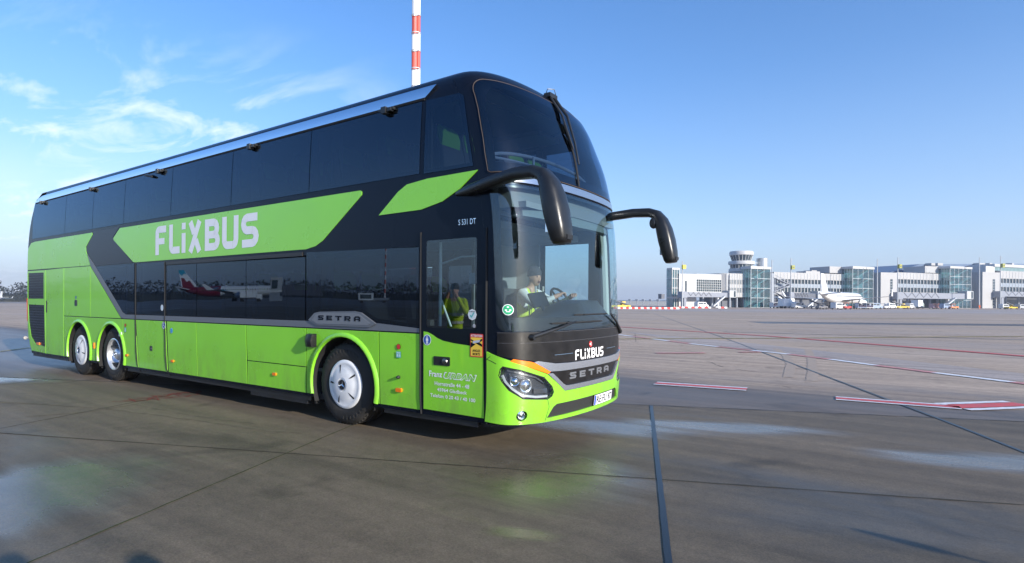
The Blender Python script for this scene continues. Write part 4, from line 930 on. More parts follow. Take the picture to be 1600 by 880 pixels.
wiper('wiper', (1.10, 1.16), (.46, 1.395), (-.40, 1.395), (.44, 1.40))
# upper wiper, hanging from the roof edge
b = MB(); P0 = Vector((XN(4.0)+.06, .06, 4.0))
pth = [P0, mF(.03, 3.7, .07), mF(-.02, 3.35, .06), mF(-.06, 3.1, .05)]
b.tube(pth, [.022, .016, .012, .010], 8); b.tube([P0+Vector((0, -.09, -.01)), mF(-.06, 3.7, .05), mF(-.08, 3.4, .045), mF(-.07, 3.28, .04)], [.018, .013, .010, .008], 8)
b.box(P0.x-.06, P0.x+.03, P0.y-.13, P0.y+.04, P0.z-.03, P0.z+.02)
b.tube([P0+Vector((-.05, -.10, .02)), P0+Vector((-.02, -.11, .07)), P0+Vector((.03, -.04, .075)), P0+Vector((.03, 0, .02))], .005, 6)
UWp = b.build('upper_wiper', PLAST, COACH)
b = MB(); pts = [mF(-.115+.08*k/16, 2.84+(3.62-2.84)*k/16, .024) for k in range(17)]; b.tube(pts, [.007]+[.012]*15+[.007], 6); b.build('wiper_blade', RUB, UWp)
# mirrors
for sg in (-1, 1):
    pts = [(-1.02, 1.262, 2.665), (-.80, 1.315, 2.675), (-.50, 1.37, 2.715), (-.18, 1.42, 2.745), (.04, 1.44, 2.735), (.145, 1.44, 2.695), (.205, 1.44, 2.61), (.245, 1.44, 2.49), (.28, 1.44, 2.35), (.315, 1.44, 2.20), (.335, 1.44, 2.10), (.34, 1.44, 2.06)]
    rad = [.034, .070, .074, .076, .080, .092, .112, .132, .138, .128, .112, .088]
    b = MB(); pr = []
    P_ = [Vector((p[0], sg*p[1], p[2])) for p in pts]
    for i, p in enumerate(P_):
        d = (P_[min(i+1, len(P_)-1)]-P_[max(i-1, 0)]).normalized(); yv = Vector((0, 1, 0)); yv = (yv-d*yv.dot(d)).normalized(); xv = yv.cross(d)
        wy = rad[i]*(1.0 if i > 4 else .95); wx = rad[i]*(.72 if i > 4 else .75)
        pr.append([p+yv*wy*(abs(math.cos(t))**.65*(1 if math.cos(t) > 0 else -1))+xv*wx*(abs(math.sin(t))**.65*(1 if math.sin(t) > 0 else -1)) for t in [2*math.pi*k/20 for k in range(20)]])
    b.loft(pr); Mo = b.build('wing_mirror', mat('mirror_shell', (.014, .015, .017), .33, bump=.05, bscale=120, var=.2, vscale=10), COACH, ang=70)
    b = MB(); c_ = Vector((.215, sg*1.44, 2.33)); b.box(c_.x-.0, c_.x+.03, c_.y-.085, c_.y+.085, c_.z-.17, c_.z+.14); b.build('mirror_glass', mat('mirror_glass', (.8, .82, .85), .02, metal=1), Mo)
    b = MB(); b.loft([[Vector((.12+.055*math.cos(t_)*k, sg*(1.33+h_), 2.58+.085*math.sin(t_)*k)) for t_ in [2*math.pi*i/16 for i in range(16)]] for k, h_ in ((.5, -.0), (.8, .012), (.85, .05), (.7, .09))]); b.build('kerb_mirror', PLAST, Mo)
    b = MB(); b.loft([[Vector((.385, sg*1.44-.06, 2.135)), Vector((.385, sg*1.44+.06, 2.135)), Vector((.385, sg*1.44+.055, 2.085)), Vector((.385, sg*1.44-.055, 2.085))], [Vector((.425, sg*1.44-.05, 2.13)), Vector((.425, sg*1.44+.05, 2.13)), Vector((.42, sg*1.44+.045, 2.09)), Vector((.42, sg*1.44-.045, 2.09))]]); b.build('mirror_camera', PLAST, Mo)
# tail lamps and rear lamp stalk
for sg, fn in ((-1, mN), (1, mO)):
    panel('tail_light', rect(-14.00, -13.93, 1.02, 1.55), fn, RED, COACH, cell=(.02, .2), off=.015, skirt=.02)
    b = MB(); b.tube([(-13.92, sg*1.20, .63), (-14.0, sg*1.27, .63)], .02, 8); b.lathe([(0, -.02), (.036, -.02), (.042, 0), (.036, .02), (0, .02)], (-14.02, sg*1.28, .63), 'X', 16); b.build('clearance_lamp', mat('lamp_grey', (.35, .33, .32), .4), COACH)
b = MB(); b.box(-13.4, -.75, -1.18, 1.18, .26, .33); b.build('underfloor', DARK, COACH, smooth=False)
b = MB()
for x0, x1 in ((-13.2, -11.7), (-8.6, -3.6), (-2.0, -.9)): b.box(x0, x1, -1.0, 1.0, .2, .27)
for x_ in (-2.83, -9.42, -10.92): b.tube([(x_, -1.0, .5), (x_, 1.0, .5)], .09, 10)
b.build('chassis', DARK, COACH, smooth=False)

# ---- wheels (built once, then copied)
TR = [(.295, -.02), (.30, -.035), (.315, -.045), (.36, -.052), (.42, -.050), (.468, -.038), (.492, -.020), (.503, .010), (.505, .04), (.498, .05), (.498, .06), (.505, .065), (.505, .12), (.498, .125), (.498, .135), (.505, .14), (.505, .19), (.498, .195), (.498, .205), (.505, .21), (.505, .245), (.492, .27), (.44, .285), (.30, .27)]
def lathe_grp(b, prof, c=(0, 0, 0), seg=64, mi=0): b.lathe(prof, c, 'Y', seg, mi)
def make_wheel(kind):
    b = MB(); lathe_grp(b, TR)
    # raised ring and lettering blocks on the sidewall, shoulder blocks
    for k in range(56):
        a = 2*math.pi*k/56; M_ = Matrix.Rotation(a, 4, 'Y'); b.box(.486, .5062, -.018, .004, -.009, .009, 0, M_)
    for k in list(range(0, 7))+list(range(20, 30)):
        a = 2*math.pi*k/40+.6; M_ = Matrix.Rotation(a, 4, 'Y'); b.box(.395, .43, -.0545, -.048, -.012, .012, 0, M_)
    Wm = b.build('wheel', TYRE, None, ang=40); kids = []
    if kind == 'cover':
        b = MB(); lathe_grp(b, [(.30, -.03), (.302, -.048), (.293, -.056), (.26, -.066), (.255, -.0635), (.20, -.082), (.13, -.094), (.085, -.097), (.08, -.090), (.001, -.090)])
        kids.append(b.build('wheel_cover', HUBW, Wm, ang=50))
        b = MB()
        for k in range(5):
            a = math.pi/2+.25+2*math.pi*k/5; M_ = Matrix.Rotation(a, 4, 'Y')
            def sp(r_, t_, d_): return tuple(M_ @ Vector((r_, d_, t_)))
            b.poly([sp(.135, 0, -.0955), sp(.19, -.014, -.0855), sp(.245, -.018, -.0715), sp(.25, .006, -.0705), sp(.19, .006, -.0855)])
        kids.append(b.build('cover_slot', DARK, Wm, smooth=False))
    else:
        b = MB(); lathe_grp(b, [(.30, -.03), (.300, -.045), (.285, -.050), (.272, -.035), (.262, .02), (.245, .075), (.22, .10), (.19, .105), (.17, .095), (.12, .095), (.115, .02), (.09, -.01), (.05, -.02), (.001, -.02)])
        for k in range(10):
            a = 2*math.pi*k/10; M_ = Matrix.Rotation(a, 4, 'Y')
            b.v, n0 = b.v, len(b.v); b.lathe([(.013, .095), (.013, .06), (.009, .05), (.001, .05)], (0, 0, 0), 'Y', 8)
            for i in range(n0, len(b.v)): b.v[i] = tuple(M_ @ (Vector(b.v[i])+Vector((.145, 0, 0))))
        kids.append(b.build('rim', ALLOY, Wm, ang=40))
    # hub emblem: ring with three-pointed star
    b = MB(); y_ = -.092 if kind == 'cover' else -.021; R_ = .068 if kind == 'cover' else .04
    lathe_grp(b, [(R_, y_), (R_, y_-.008), (R_*.86, y_-.008), (R_*.84, y_-.002)], seg=24)
    for k in range(3):
        a = math.pi/2+2*math.pi*k/3
        for da in (-1, 1): b.poly([(0, y_-.009, 0), (R_*.18*math.cos(a+da*math.pi/3), y_-.003, R_*.18*math.sin(a+da*math.pi/3)), (R_*.86*math.cos(a), y_-.004, R_*.86*math.sin(a))])
    kids.append(b.build('hub_emblem', SILV, Wm, smooth=False))
    b = MB(); lathe_grp(b, [(R_*.85, y_-.0015), (.001, y_-.0015)], seg=24); kids.append(b.build('hub_disc', mat('hub_dark', (.03, .035, .045), .25, metal=.5), Wm))
    return Wm
wc = make_wheel('cover'); wr = make_wheel('rim')
def place(w0, x, sg, rot, first=False):
    o = w0 if first else w0.copy()
    if not first: COL.objects.link(o)
    for ch in (list(w0.children) if not first else []):
        c = ch.copy(); COL.objects.link(c); c.parent = o; c.matrix_parent_inverse = ch.matrix_parent_inverse.copy()
    o.parent = COACH; o.matrix_parent_inverse = Matrix.Translation((7, 0, 0))
    o.location = (x, sg*1.185, .505); o.rotation_euler = (0, rot, 0 if sg == -1 else math.pi)
place(wc, -2.83, 1, .3); place(wc, -10.92, 1, 1.1); place(wr, -9.42, 1, .4); place(wc, -10.92, -1, .9)
place(wc, -2.83, -1, .1, True); place(wr, -9.42, -1, .4, True)
for o in COACH.children:
    if o.name.startswith('wheel.') or o.name == 'wheel':
        if len(o.children) and any('rim' in c.name for c in o.children): o['label'] = 'tyre on a bare silver alloy rim, drive axle'
        else: o['label'] = 'tyre with a smooth white cover and round hub emblem'

# ---- inside the coach
b = MB(); b.box(-13.5, -1.30, -1.19, 1.19, 2.36, 2.43); b.build('upper_floor', INT, COACH, smooth=False)
b = MB(); b.box(-13.5, -1.9, -1.19, 1.19, .62, .66); b.box(-1.9, -.75, .05, 1.15, .62, .66); b.build('lower_floor', INTD, COACH, smooth=False)
b = MB(); b.box(-1.96, -1.92, .16, 1.2, .66, 2.35); b.box(-9.0, -8.96, -1.19, 1.19, .66, 2.35); b.build('partition', INT, COACH, smooth=False)
b = MB(); b.box(-13.4, -1.2, -1.16, -.62, 3.78, 3.84); b.box(-13.4, -1.2, .62, 1.16, 3.78, 3.84); b.box(-13.4, -1.2, -.62, .62, 3.88, 3.90); b.build('luggage_rack', INT, COACH, smooth=False)
# pillars between the upper windows
for sg, fn in ((-1, mN), (1, mO)):
    b = MB()
    for X in (-11.68, -10.28, -8.90, -7.15, -5.34, -3.50, -1.52):
        b.box(X-.05, X+.05, sg*1.17-.02, sg*1.17+.02, 2.93, 3.72)
    for X in ((-8.43, -7.31, -4.93, -3.55, -1.58) if sg == -1 else (-8.43, -7.31, -4.93, -3.55)): b.box(X-.05, X+.05, sg*1.2-.02, sg*1.2+.02, 1.27, 2.17)
    b.build('window_pillar', INTD, COACH, smooth=False)
    for X in (-3.25, -5.05, -6.85, -8.6, -3.42):
        b = MB(); n = 18; z0, z1 = (2.97, 3.70) if X != -3.42 else (1.30, 2.12)
        b.loft([[Vector((X+.22*k/n, sg*(1.13+.02*math.sin(k*2.1)), z)) for k in range(n+1)] for z in (z0, z1)], closed=False, caps=False); b.build('curtain', mat('curtain', (.20, .24, .20), .9), COACH)
def make_seat():
    b = MB(); sec = lambda x, z, w, t: [(x, -w, z), (x, w, z), (x+t, w, z), (x+t, -w, z)]
    b.loft([sec(-.05, .42, .22, .13), sec(-.09, .75, .225, .12), sec(-.13, 1.0, .215, .10), sec(-.15, 1.10, .17, .09)]); b.box(-.05, .42, -.22, .22, .33, .45); b.box(.0, .3, -.05, .05, .0, .33)
    s_ = b.build('seat', SEATM, None, ang=50); b = MB(); b.loft([sec(-.155, .86, .17, .16), sec(-.175, .97, .19, .17), sec(-.18, 1.06, .17, .15), sec(-.18, 1.105, .12, .12)]); b.build('headrest', SEATG, s_, ang=60); return s_
S0 = make_seat()
def place_seat(x, y, z, first=False):
    o = S0 if first else S0.copy()
    if not first:
        COL.objects.link(o)
        for ch in S0.children: c = ch.copy(); COL.objects.link(c); c.parent = o
    o.parent = COACH; o.matrix_parent_inverse = Matrix.Translation((7, 0, 0)); o.location = (x, y, z)
seats = [(-1.42-.83*k, y, 2.43) for k in range(14) for y in (-.93, -.46, .46, .93)]+[(-3.2-.85*k, y, .82) for k in range(6) for y in (-.93, -.46, .46, .93)]
for i, q in enumerate(seats[1:]): place_seat(*q)
place_seat(-1.42, -.93, 2.43, True)
b = MB(); b.box(-1.78, -1.66, .50, .98, .95, 1.72); b.box(-1.70, -1.25, .50, .98, .95, 1.08); b.build('driver_seat', SEATM, COACH, smooth=False)
b = MB(); b.box(-1.93, -1.53, 1.18, 1.21, 1.35, 2.40); b.build('side_lining', INT, COACH, smooth=False)
# upper deck front: shelf, rails, ceiling unit
b = MB(); n = 24; ys = [-1.12+2.24*k/n for k in range(n+1)]
xin = lambda y, z: SF(math.copysign(tab(min(abs(y), 1.2), _y, _s), y), z).x-.06
b.loft([[Vector((xin(y, z)-dx, y, z)) for z, dx in ((2.50, .02), (2.92, .02), (2.99, .05), (2.99, .16), (2.90, .20), (2.50, .25))] for y in ys]); b.build('front_shelf', mat('shelf_grey', (.13, .14, .15), .6), COACH)
b = MB()
b.tube([Vector((xin(y, 3.15)-.22, y, 3.06+.10*(1-(abs(y)/1.1)**2)**.5+.0)) for y in [-1.08+2.16*k/24 for k in range(25)]], .020, 8); b.tube([Vector((xin(y, 3.05)-.22, y, 3.045)) for y in [-1.08+2.16*k/24 for k in range(25)]], .016, 8)
for y in (-.5, .5): b.tube([Vector((xin(y, 3.05)-.22, y, 2.9)), Vector((xin(y, 3.05)-.22, y, 3.15))], .014, 8)
b.build('grab_rail', mat('rail_grey', (.42, .43, .44), .4), COACH)
b = MB(); b.box(-1.28, -1.12, -1.02, -.80, 3.58, 3.72); b.build('ceiling_unit', INT, COACH, smooth=False)
b = MB(); b.box(-13.4, -.95, -1.1, 1.1, 3.90, 3.93); b.build('upper_ceiling', INT, COACH, smooth=False)
# cab
DSH = mat('dashboard', (.022, .030, .036), .45, bump=.1, bscale=80)
b = MB()
secs = []
for y, zt_, xb in ((-1.12, 1.36, -.80), (-.6, 1.37, -.85), (-.05, 1.42, -.95), (.15, 1.50, -.98), (.32, 1.56, -1.0), (.95, 1.57, -1.0), (1.12, 1.46, -.95), (1.18, 1.36, -.9)):
    xf = xin(y, 1.38); secs.append([Vector((xf, y, .70)), Vector((xf, y, 1.33)), Vector((xf-.05, y, 1.37)), Vector((xf-.22, y, zt_-.01)), Vector(((xb+xf)/2-.05, y, zt_)), Vector((xb, y, zt_-.10)), Vector((xb+.12, y, .9)), Vector((xb+.15, y, .7))])
b.loft(secs); b.build('dashboard', DSH, COACH, ang=40)
b = MB(); Mx = Matrix.Translation((-.86, .12, 1.56)) @ Matrix.Rotation(R(-28), 4, 'Y') @ Matrix.Rotation(R(-12), 4, 'Z'); b.box(-.015, .015, -.15, .13, -.09, .10, 0, Mx); b.box(-.01, .01, -.02, .02, -.2, -.08, 0, Mx); b.build('screen', mat('screen_black', (.01, .012, .014), .15), COACH, smooth=False)
b = MB(); b.lathe([(.0, 0)], (0, 0, 0), 'Z', 4) if False else None
Mx = Matrix.Translation((-.90, .76, 1.53)) @ Matrix.Rotation(R(58), 4, 'Y')
ringp = [Mx @ Vector((.22*math.cos(2*math.pi*k/32), .22*math.sin(2*math.pi*k/32), 0)) for k in range(33)]
b.tube(ringp, .016, 8, cap=False)
for a in (0, 120, 240): b.tube([Mx @ Vector((0, 0, -.03)), Mx @ Vector((.21*math.cos(R(a+90)), .21*math.sin(R(a+90)), 0))], .014, 6)
b.tube([Mx @ Vector((0, 0, -.02)), Mx @ Vector((0, 0, -.35))], [.05, .035], 10); b.build('steering_wheel', RUB, COACH)
b = MB(); b.tube([(-1.40, -1.10, .66), (-1.40, -1.10, 2.2)], .018, 10); b.tube([(-1.40, -1.10, 1.95), (-1.1, -1.09, 2.02), (-.85, -1.05, 2.02)], .010, 8); b.tube([(-1.20, -1.05, .7), (-1.28, -1.05, 1.25), (-1.42, -1.06, 1.55)], .012, 8); b.build('door_handrail', mat('rail_white', (.6, .66, .66), .35), COACH)
b = MB(); b.box(-.98, -.78, -1.12, -1.06, 1.72, 1.84); b.build('ticket_unit', mat('unit_pale', (.38, .46, .48), .5), COACH, smooth=False)
b = MB(); b.box(-.80, -.62, .9, 1.15, 1.37, 2.38) if False else None
b.tube([SF(1.30, z)+Vector((-.10, -.03, 0)) for z in (1.35, 1.8, 2.3, 2.68)], .055, 8); b.build('corner_pillar', mat('pillar_pale', (.42, .46, .44), .6), COACH)
b = MB(); b.box(-.85, -.30, -1.05, 1.05, 2.50, 2.56); b.box(-1.35, -.85, -1.1, 1.1, 2.36, 2.44); b.build('cab_ceiling', INT, COACH, smooth=False)
b = MB(); b.loft([[Vector((xin(y, 2.55)-.03, y, 2.62)), Vector((xin(y, 2.3)-.05, y, 2.40+.02*abs(y))), Vector((xin(y, 2.3)-.10, y, 2.40)), Vector((-.75, y, 2.55))] for y in [-1.0+2.0*k/16 for k in range(17)]]); b.build('sun_visor', mat('visor', (.12, .15, .16), .7), COACH)

# ------------------------------------------------------------------ people
def person(label, J, hands, cols, group=None, face=None, head_dir=(1, 0, 0), hat=None, vest=None, scale=1.0):
    """J: joints; one continuous skinned body. hands: {'l': (dir, palm normal, curl)}"""
    names = list(J.keys()); V = [Vector(J[k][0]) for k in names]; rad = [J[k][1] for k in names]; idx = {k: i for i, k in enumerate(names)}
    E = [(idx[a], idx[b_]) for a, b_ in (('pelvis', 'waist'), ('waist', 'chest'), ('chest', 'neck'), ('neck', 'skull'), ('skull', 'crown'), ('chest', 'sh_l'), ('sh_l', 'el_l'), ('el_l', 'wr_l'), ('wr_l', 'pa_l'), ('chest', 'sh_r'), ('sh_r', 'el_r'), ('el_r', 'wr_r'), ('wr_r', 'pa_r'), ('pelvis', 'hi_l'), ('hi_l', 'kn_l'), ('kn_l', 'an_l'), ('an_l', 'to_l'), ('pelvis', 'hi_r'), ('hi_r', 'kn_r'), ('kn_r', 'an_r'), ('an_r', 'to_r'))]
    for sd in ('l', 'r'):
        d, nrm_, curl = hands[sd]; d = Vector(d).normalized(); nn = Vector(nrm_); nn = (nn-d*nn.dot(d)).normalized(); sdv = d.cross(nn)
        p0 = Vector(J['pa_'+sd][0])
        for k, (off, ln) in enumerate(((-.033, .070), (-.011, .080), (.011, .076), (.033, .060))):
            a = p0+sdv*off+d*.025; b1 = a+(d*math.cos(curl*.5)+nn*math.sin(curl*.5))*ln*.5; b2 = b1+(d*math.cos(curl*1.4)+nn*math.sin(curl*1.4))*ln*.5
            i0 = len(V); V += [a, b1, b2]; rad += [.011, .009, .008]; E += [(idx['pa_'+sd], i0), (i0, i0+1), (i0+1, i0+2)]
        sg = 1 if sd == 'l' else -1
        a = p0-sdv*.035*sg-d*.01+nn*.01; b1 = a+(-sdv*sg*.5+d*.6+nn*.5).normalized()*.045; i0 = len(V); V += [a, b1]; rad += [.012, .010]; E += [(idx['pa_'+sd], i0), (i0, i0+1)]
    me = bpy.data.meshes.new('skel'); me.from_pydata([tuple(v) for v in V], E, []); o = bpy.data.objects.new('skel', me); COL.objects.link(o)
    m = o.modifiers.new('s', 'SKIN'); m.use_smooth_shade = True
    for i, sv in enumerate(me.skin_vertices[0].data):
        sv.radius = (rad[i] if not isinstance(rad[i], tuple) else rad[i][0], rad[i] if not isinstance(rad[i], tuple) else rad[i][1]); sv.use_root = (i == 0)
    o.modifiers.new('ss', 'SUBSURF').levels = 2
    dg = bpy.context.evaluated_depsgraph_get(); dg.update(); body = bpy.data.meshes.new_from_object(o.evaluated_get(dg)); bpy.data.objects.remove(o)
    segs = []
    for a, b_ in E:
        na = names[a] if a < len(names) else 'hand'; nb = names[b_] if b_ < len(names) else 'hand'; segs.append((V[a], V[b_], na, nb))
    body.materials.clear(); mlist = []; 
    for c in cols.values():
        if c not in mlist: mlist.append(c); body.materials.append(c)
    def part_of(p):
        best = None
        for a, b_, na, nb in segs:
            ab = b_-a; t_ = max(0, min(1, (p-a).dot(ab)/max(ab.length_squared, 1e-9))); d_ = (p-(a+ab*t_)).length
            if best is None or d_ < best[0]: best = (d_, na, nb, t_)
        _, na, nb, t_ = best
        if 'hand' in (na, nb) or nb.startswith('pa_'): return 'skin'
        if nb in ('skull', 'crown'): return 'skin'
        if nb == 'neck' : return 'skin' if t_ > .75 else 'top'
        if nb[:3] in ('el_', 'wr_'): return 'sleeve'
        if nb[:3] == 'sh_': return 'sleeve' if t_ > .8 else 'top'
        if nb[:3] == 'to_' or (nb[:3] == 'an_' and t_ > .93): return 'shoe'
        if nb[:3] in ('kn_', 'an_') or (nb[:3] == 'hi_'): return 'legs'
        return 'top'
    for f in body.polygons: f.material_index = mlist.index(cols[part_of(f.center)])
    ob = bpy.data.objects.new('person', body); COL.objects.link(ob); body.polygons.foreach_set('use_smooth', [True]*len(body.polygons))
    tag(ob, label, 'person', group)
    hd = Vector(head_dir).normalized(); sk = Vector(J['skull'][0]); sdv = Vector((-hd.y, hd.x, 0)).normalized()
    Mh = Matrix(((hd.x, sdv.x, 0, sk.x), (hd.y, sdv.y, 0, sk.y), (hd.z, 0, 1, sk.z), (0, 0, 0, 1)))
    # head form with nose, brow, chin and ears
    b = MB(); nu, nv = 24, 18
    for j in range(nv+1):
        ph = math.pi*j/nv
        for i in range(nu):
            th = 2*math.pi*i/nu; x, y, z = math.sin(ph)*math.cos(th), math.sin(ph)*math.sin(th), math.cos(ph)
            rx, ry, rz = .098, .076, .122
            if z < 0: ry *= 1-.22*(-z); 
            X, Y, Z_ = x*rx, y*ry, z*rz
            if x > 0:
                X += .026*math.exp(-(Y/.014)**2-((Z_+.012)/.022)**2)+.008*math.exp(-(Y/.03)**2-((Z_+.055)/.012)**2)-.008*math.exp(-((abs(Y)-.032)/.014)**2-((Z_-.012)/.012)**2)+.012*math.exp(-(Y/.03)**2-((Z_+.095)/.02)**2)
            if abs(x) < .25 and abs(Z_) < .03: Y += math.copysign(.014, Y)*math.exp(-((X)/.018)**2-(Z_/.026)**2)
            b.v.append(tuple(Mh @ Vector((X, Y, Z_))))
    for j in range(nv):
        for i in range(nu): b.face((j*nu+i, (j+1)*nu+i, (j+1)*nu+(i+1) % nu, j*nu+(i+1) % nu))
    b.build('head', SKIN, ob, merge=True)
    b = MB()
    for s_ in (-1, 1): b.lathe([(.0, .012), (.008, .008), (.011, 0), (0, -.01)], Mh @ Vector((.086, s_*.030, .012)), 'X', 10)
    b.lathe([(.0, .006), (.020, .002), (.022, -.004)], Mh @ Vector((.094, 0, -.055)), 'X', 10)
    b.build('eyes_and_mouth', mat('face_dark', (.12, .04, .035), .5), ob)
    if hat:
        b = MB(); rings = []
        for z_, k in ((.015, 1.06), (.03, 1.10), (.07, 1.12), (.11, .95), (.14, .70), (.155, .35), (.158, .02)):
            rings.append([Mh @ Vector((.098*k*math.cos(t_)-.01, .080*k*math.sin(t_), z_+(.03 if z_ < .05 else 0)*math.cos(t_)*.4)) for t_ in [2*math.pi*i/24 for i in range(24)]])
        b.loft(rings, caps=False); b.build('hair' if hat[0] == 'hair' else 'cap', hat[1], ob, ang=60)
    return ob
def J_seated(x, y, z):
    o = Vector((x, y, z)); f = lambda a, b_, c: tuple(o+Vector((a, b_, c)))
    return {'pelvis': (f(0, 0, 0), (.16, .13)), 'waist': (f(.03, 0, .2), (.15, .12)), 'chest': (f(.05, 0, .42), (.17, .13)), 'neck': (f(.09, 0, .60), .055), 'skull': (f(.14, 0, .74), .07), 'crown': (f(.14, 0, .80), .05),
            'sh_l': (f(.07, .20, .52), .075), 'el_l': (f(.34, .27, .36), .052), 'wr_l': (f(.60, .17, .47), .034), 'pa_l': (f(.66, .13, .50), .032),
            'sh_r': (f(.07, -.20, .52), .075), 'el_r': (f(.33, -.30, .36), .052), 'wr_r': (f(.57, -.20, .47), .034), 'pa_r': (f(.63, -.14, .51), .032),
            'hi_l': (f(.03, .10, -.02), .10), 'kn_l': (f(.46, .14, .04), .065), 'an_l': (f(.52, .15, -.38), .045), 'to_l': (f(.68, .16, -.42), .04),
            'hi_r': (f(.03, -.10, -.02), .10), 'kn_r': (f(.46, -.14, .04), .065), 'an_r': (f(.52, -.15, -.38), .045), 'to_r': (f(.68, -.16, -.42), .04)}
drv = person('driver in dark cap and hi-vis vest over white shirt, hands on the steering wheel', J_seated(-1.46, .74, 1.13), {'l': ((.5, -.6, .5), (.5, -.3, -1), 1.5), 'r': ((.5, .6, .5), (.5, .3, -1), 1.5)},
             dict(skin=SKIN, top=mat('vest_yellow', (.60, .75, .04), .7), sleeve=CLOTHW, legs=CLOTHD, shoe=CLOTHD), hat=('cap', mat('cap_dark', (.045, .04, .05), .9)), head_dir=(.95, -.30, -.05))
b = MB()
for s_ in (-1, 1): b.tube([(-1.40+.155, .74+s_*.10, 1.13+.62), (-1.46+.215, .74+s_*.085, 1.13+.45), (-1.46+.20, .74+s_*.08, 1.13+.12)], .016, 6, flat=.5)
b.build('vest_tape', REFL, drv)
def J_standing(x, y, z, rot, h=1.8, arms='camera'):
    k = h/1.8; c, s_ = math.cos(rot), math.sin(rot)
    def f(a, b_, cc): return (x+(a*c-b_*s_)*k, y+(a*s_+b_*c)*k, z+cc*k)
    A_ = {'camera': ((.16, .27, 1.22), (.30, .12, 1.52), (.30, .07, 1.60)), 'down': ((.0, .27, 1.10), (.08, .28, .86), (.10, .28, .78))}[arms]
    m = lambda p: (p[0], -p[1], p[2])
    return {'pelvis': (f(0, 0, .95), (.165*k, .125*k)), 'waist': (f(0, 0, 1.12), (.16*k, .12*k)), 'chest': (f(0, 0, 1.34), (.185*k, .135*k)), 'neck': (f(.02, 0, 1.52), .06*k), 'skull': (f(.04, 0, 1.66), .07*k), 'crown': (f(.04, 0, 1.72), .05*k),
            'sh_l': (f(0, .20, 1.45), .08*k), 'el_l': (f(*A_[0]), .06*k), 'wr_l': (f(*A_[1]), .042*k), 'pa_l': (f(*A_[2]), .035*k),
            'sh_r': (f(0, -.20, 1.45), .08*k), 'el_r': (f(*m(A_[0])), .06*k), 'wr_r': (f(*m(A_[1])), .042*k), 'pa_r': (f(*m(A_[2])), .035*k),
            'hi_l': (f(0, .10, .90), .105*k), 'kn_l': (f(.02, .11, .49), .075*k), 'an_l': (f(0, .12, .09), .05*k), 'to_l': (f(.16, .14, .04), .042*k),
            'hi_r': (f(0, -.10, .90), .105*k), 'kn_r': (f(.02, -.11, .49), .075*k), 'an_r': (f(0, -.12, .09), .05*k), 'to_r': (f(.16, -.14, .04), .042*k)}
def tapes(ob, x, y, rot, k=1.0):
    b = MB()
    for z_ in (1.06, 1.22): 
        b.loft([[Vector((x+(a*math.cos(rot)-c_*math.sin(rot)), y+(a*math.sin(rot)+c_*math.cos(rot)), (z_+dz)*k)) for a, c_ in [(.150*math.cos(t_), .195*math.sin(t_)) for t_ in [2*math.pi*i/20 for i in range(20)]]] for dz in (-.025, .025)], caps=False)
    b.build('reflective_tape', REFL, ob)
def stand(label, x, y, rot, h, arms, cols, hat, group=None):
    c, s_ = math.cos(rot), math.sin(rot)
    hd = {'camera': (c*.3, s_*.3, 1), 'down': (c*.2, s_*.2, -1)}[arms]
    return person(label, J_standing(x, y, .004, rot, h, arms), {'l': (hd, (-s_ if False else s_, -c, 0), .7), 'r': (hd, (-s_, c, 0), .7)}, cols, group, hat=hat, head_dir=(c, s_, 0))
hv = dict(skin=SKIN, top=HIVIS, sleeve=HIVIS, legs=HIVIS, shoe=CLOTHD)
pr = stand('person in yellow hi-vis suit with arms raised, mirrored in the coach door', -4.75, -5.7, R(62), 1.86, 'camera', hv, ('hair', mat('hair_dark', (.02, .014, .01), .8)))
tapes(pr, -4.75, -5.7, R(62), 1.03)
p1 = stand('dark-clothed person whose head throws the shadow at the lower left corner', 3.90, -5.93, R(135), 1.72, 'down', dict(skin=SKIN, top=CLOTHD, sleeve=CLOTHD, legs=CLOTHD, shoe=CLOTHD), ('hair', MATS['hair_dark']))
p2 = stand('hi-vis person whose head throws the second shadow from the lower left', 4.56, -5.50, R(135), 1.73, 'down', dict(skin=SKIN, top=HIVIS, sleeve=HIVIS, legs=CLOTHD, shoe=CLOTHD), ('hair', MATS['hair_dark']))

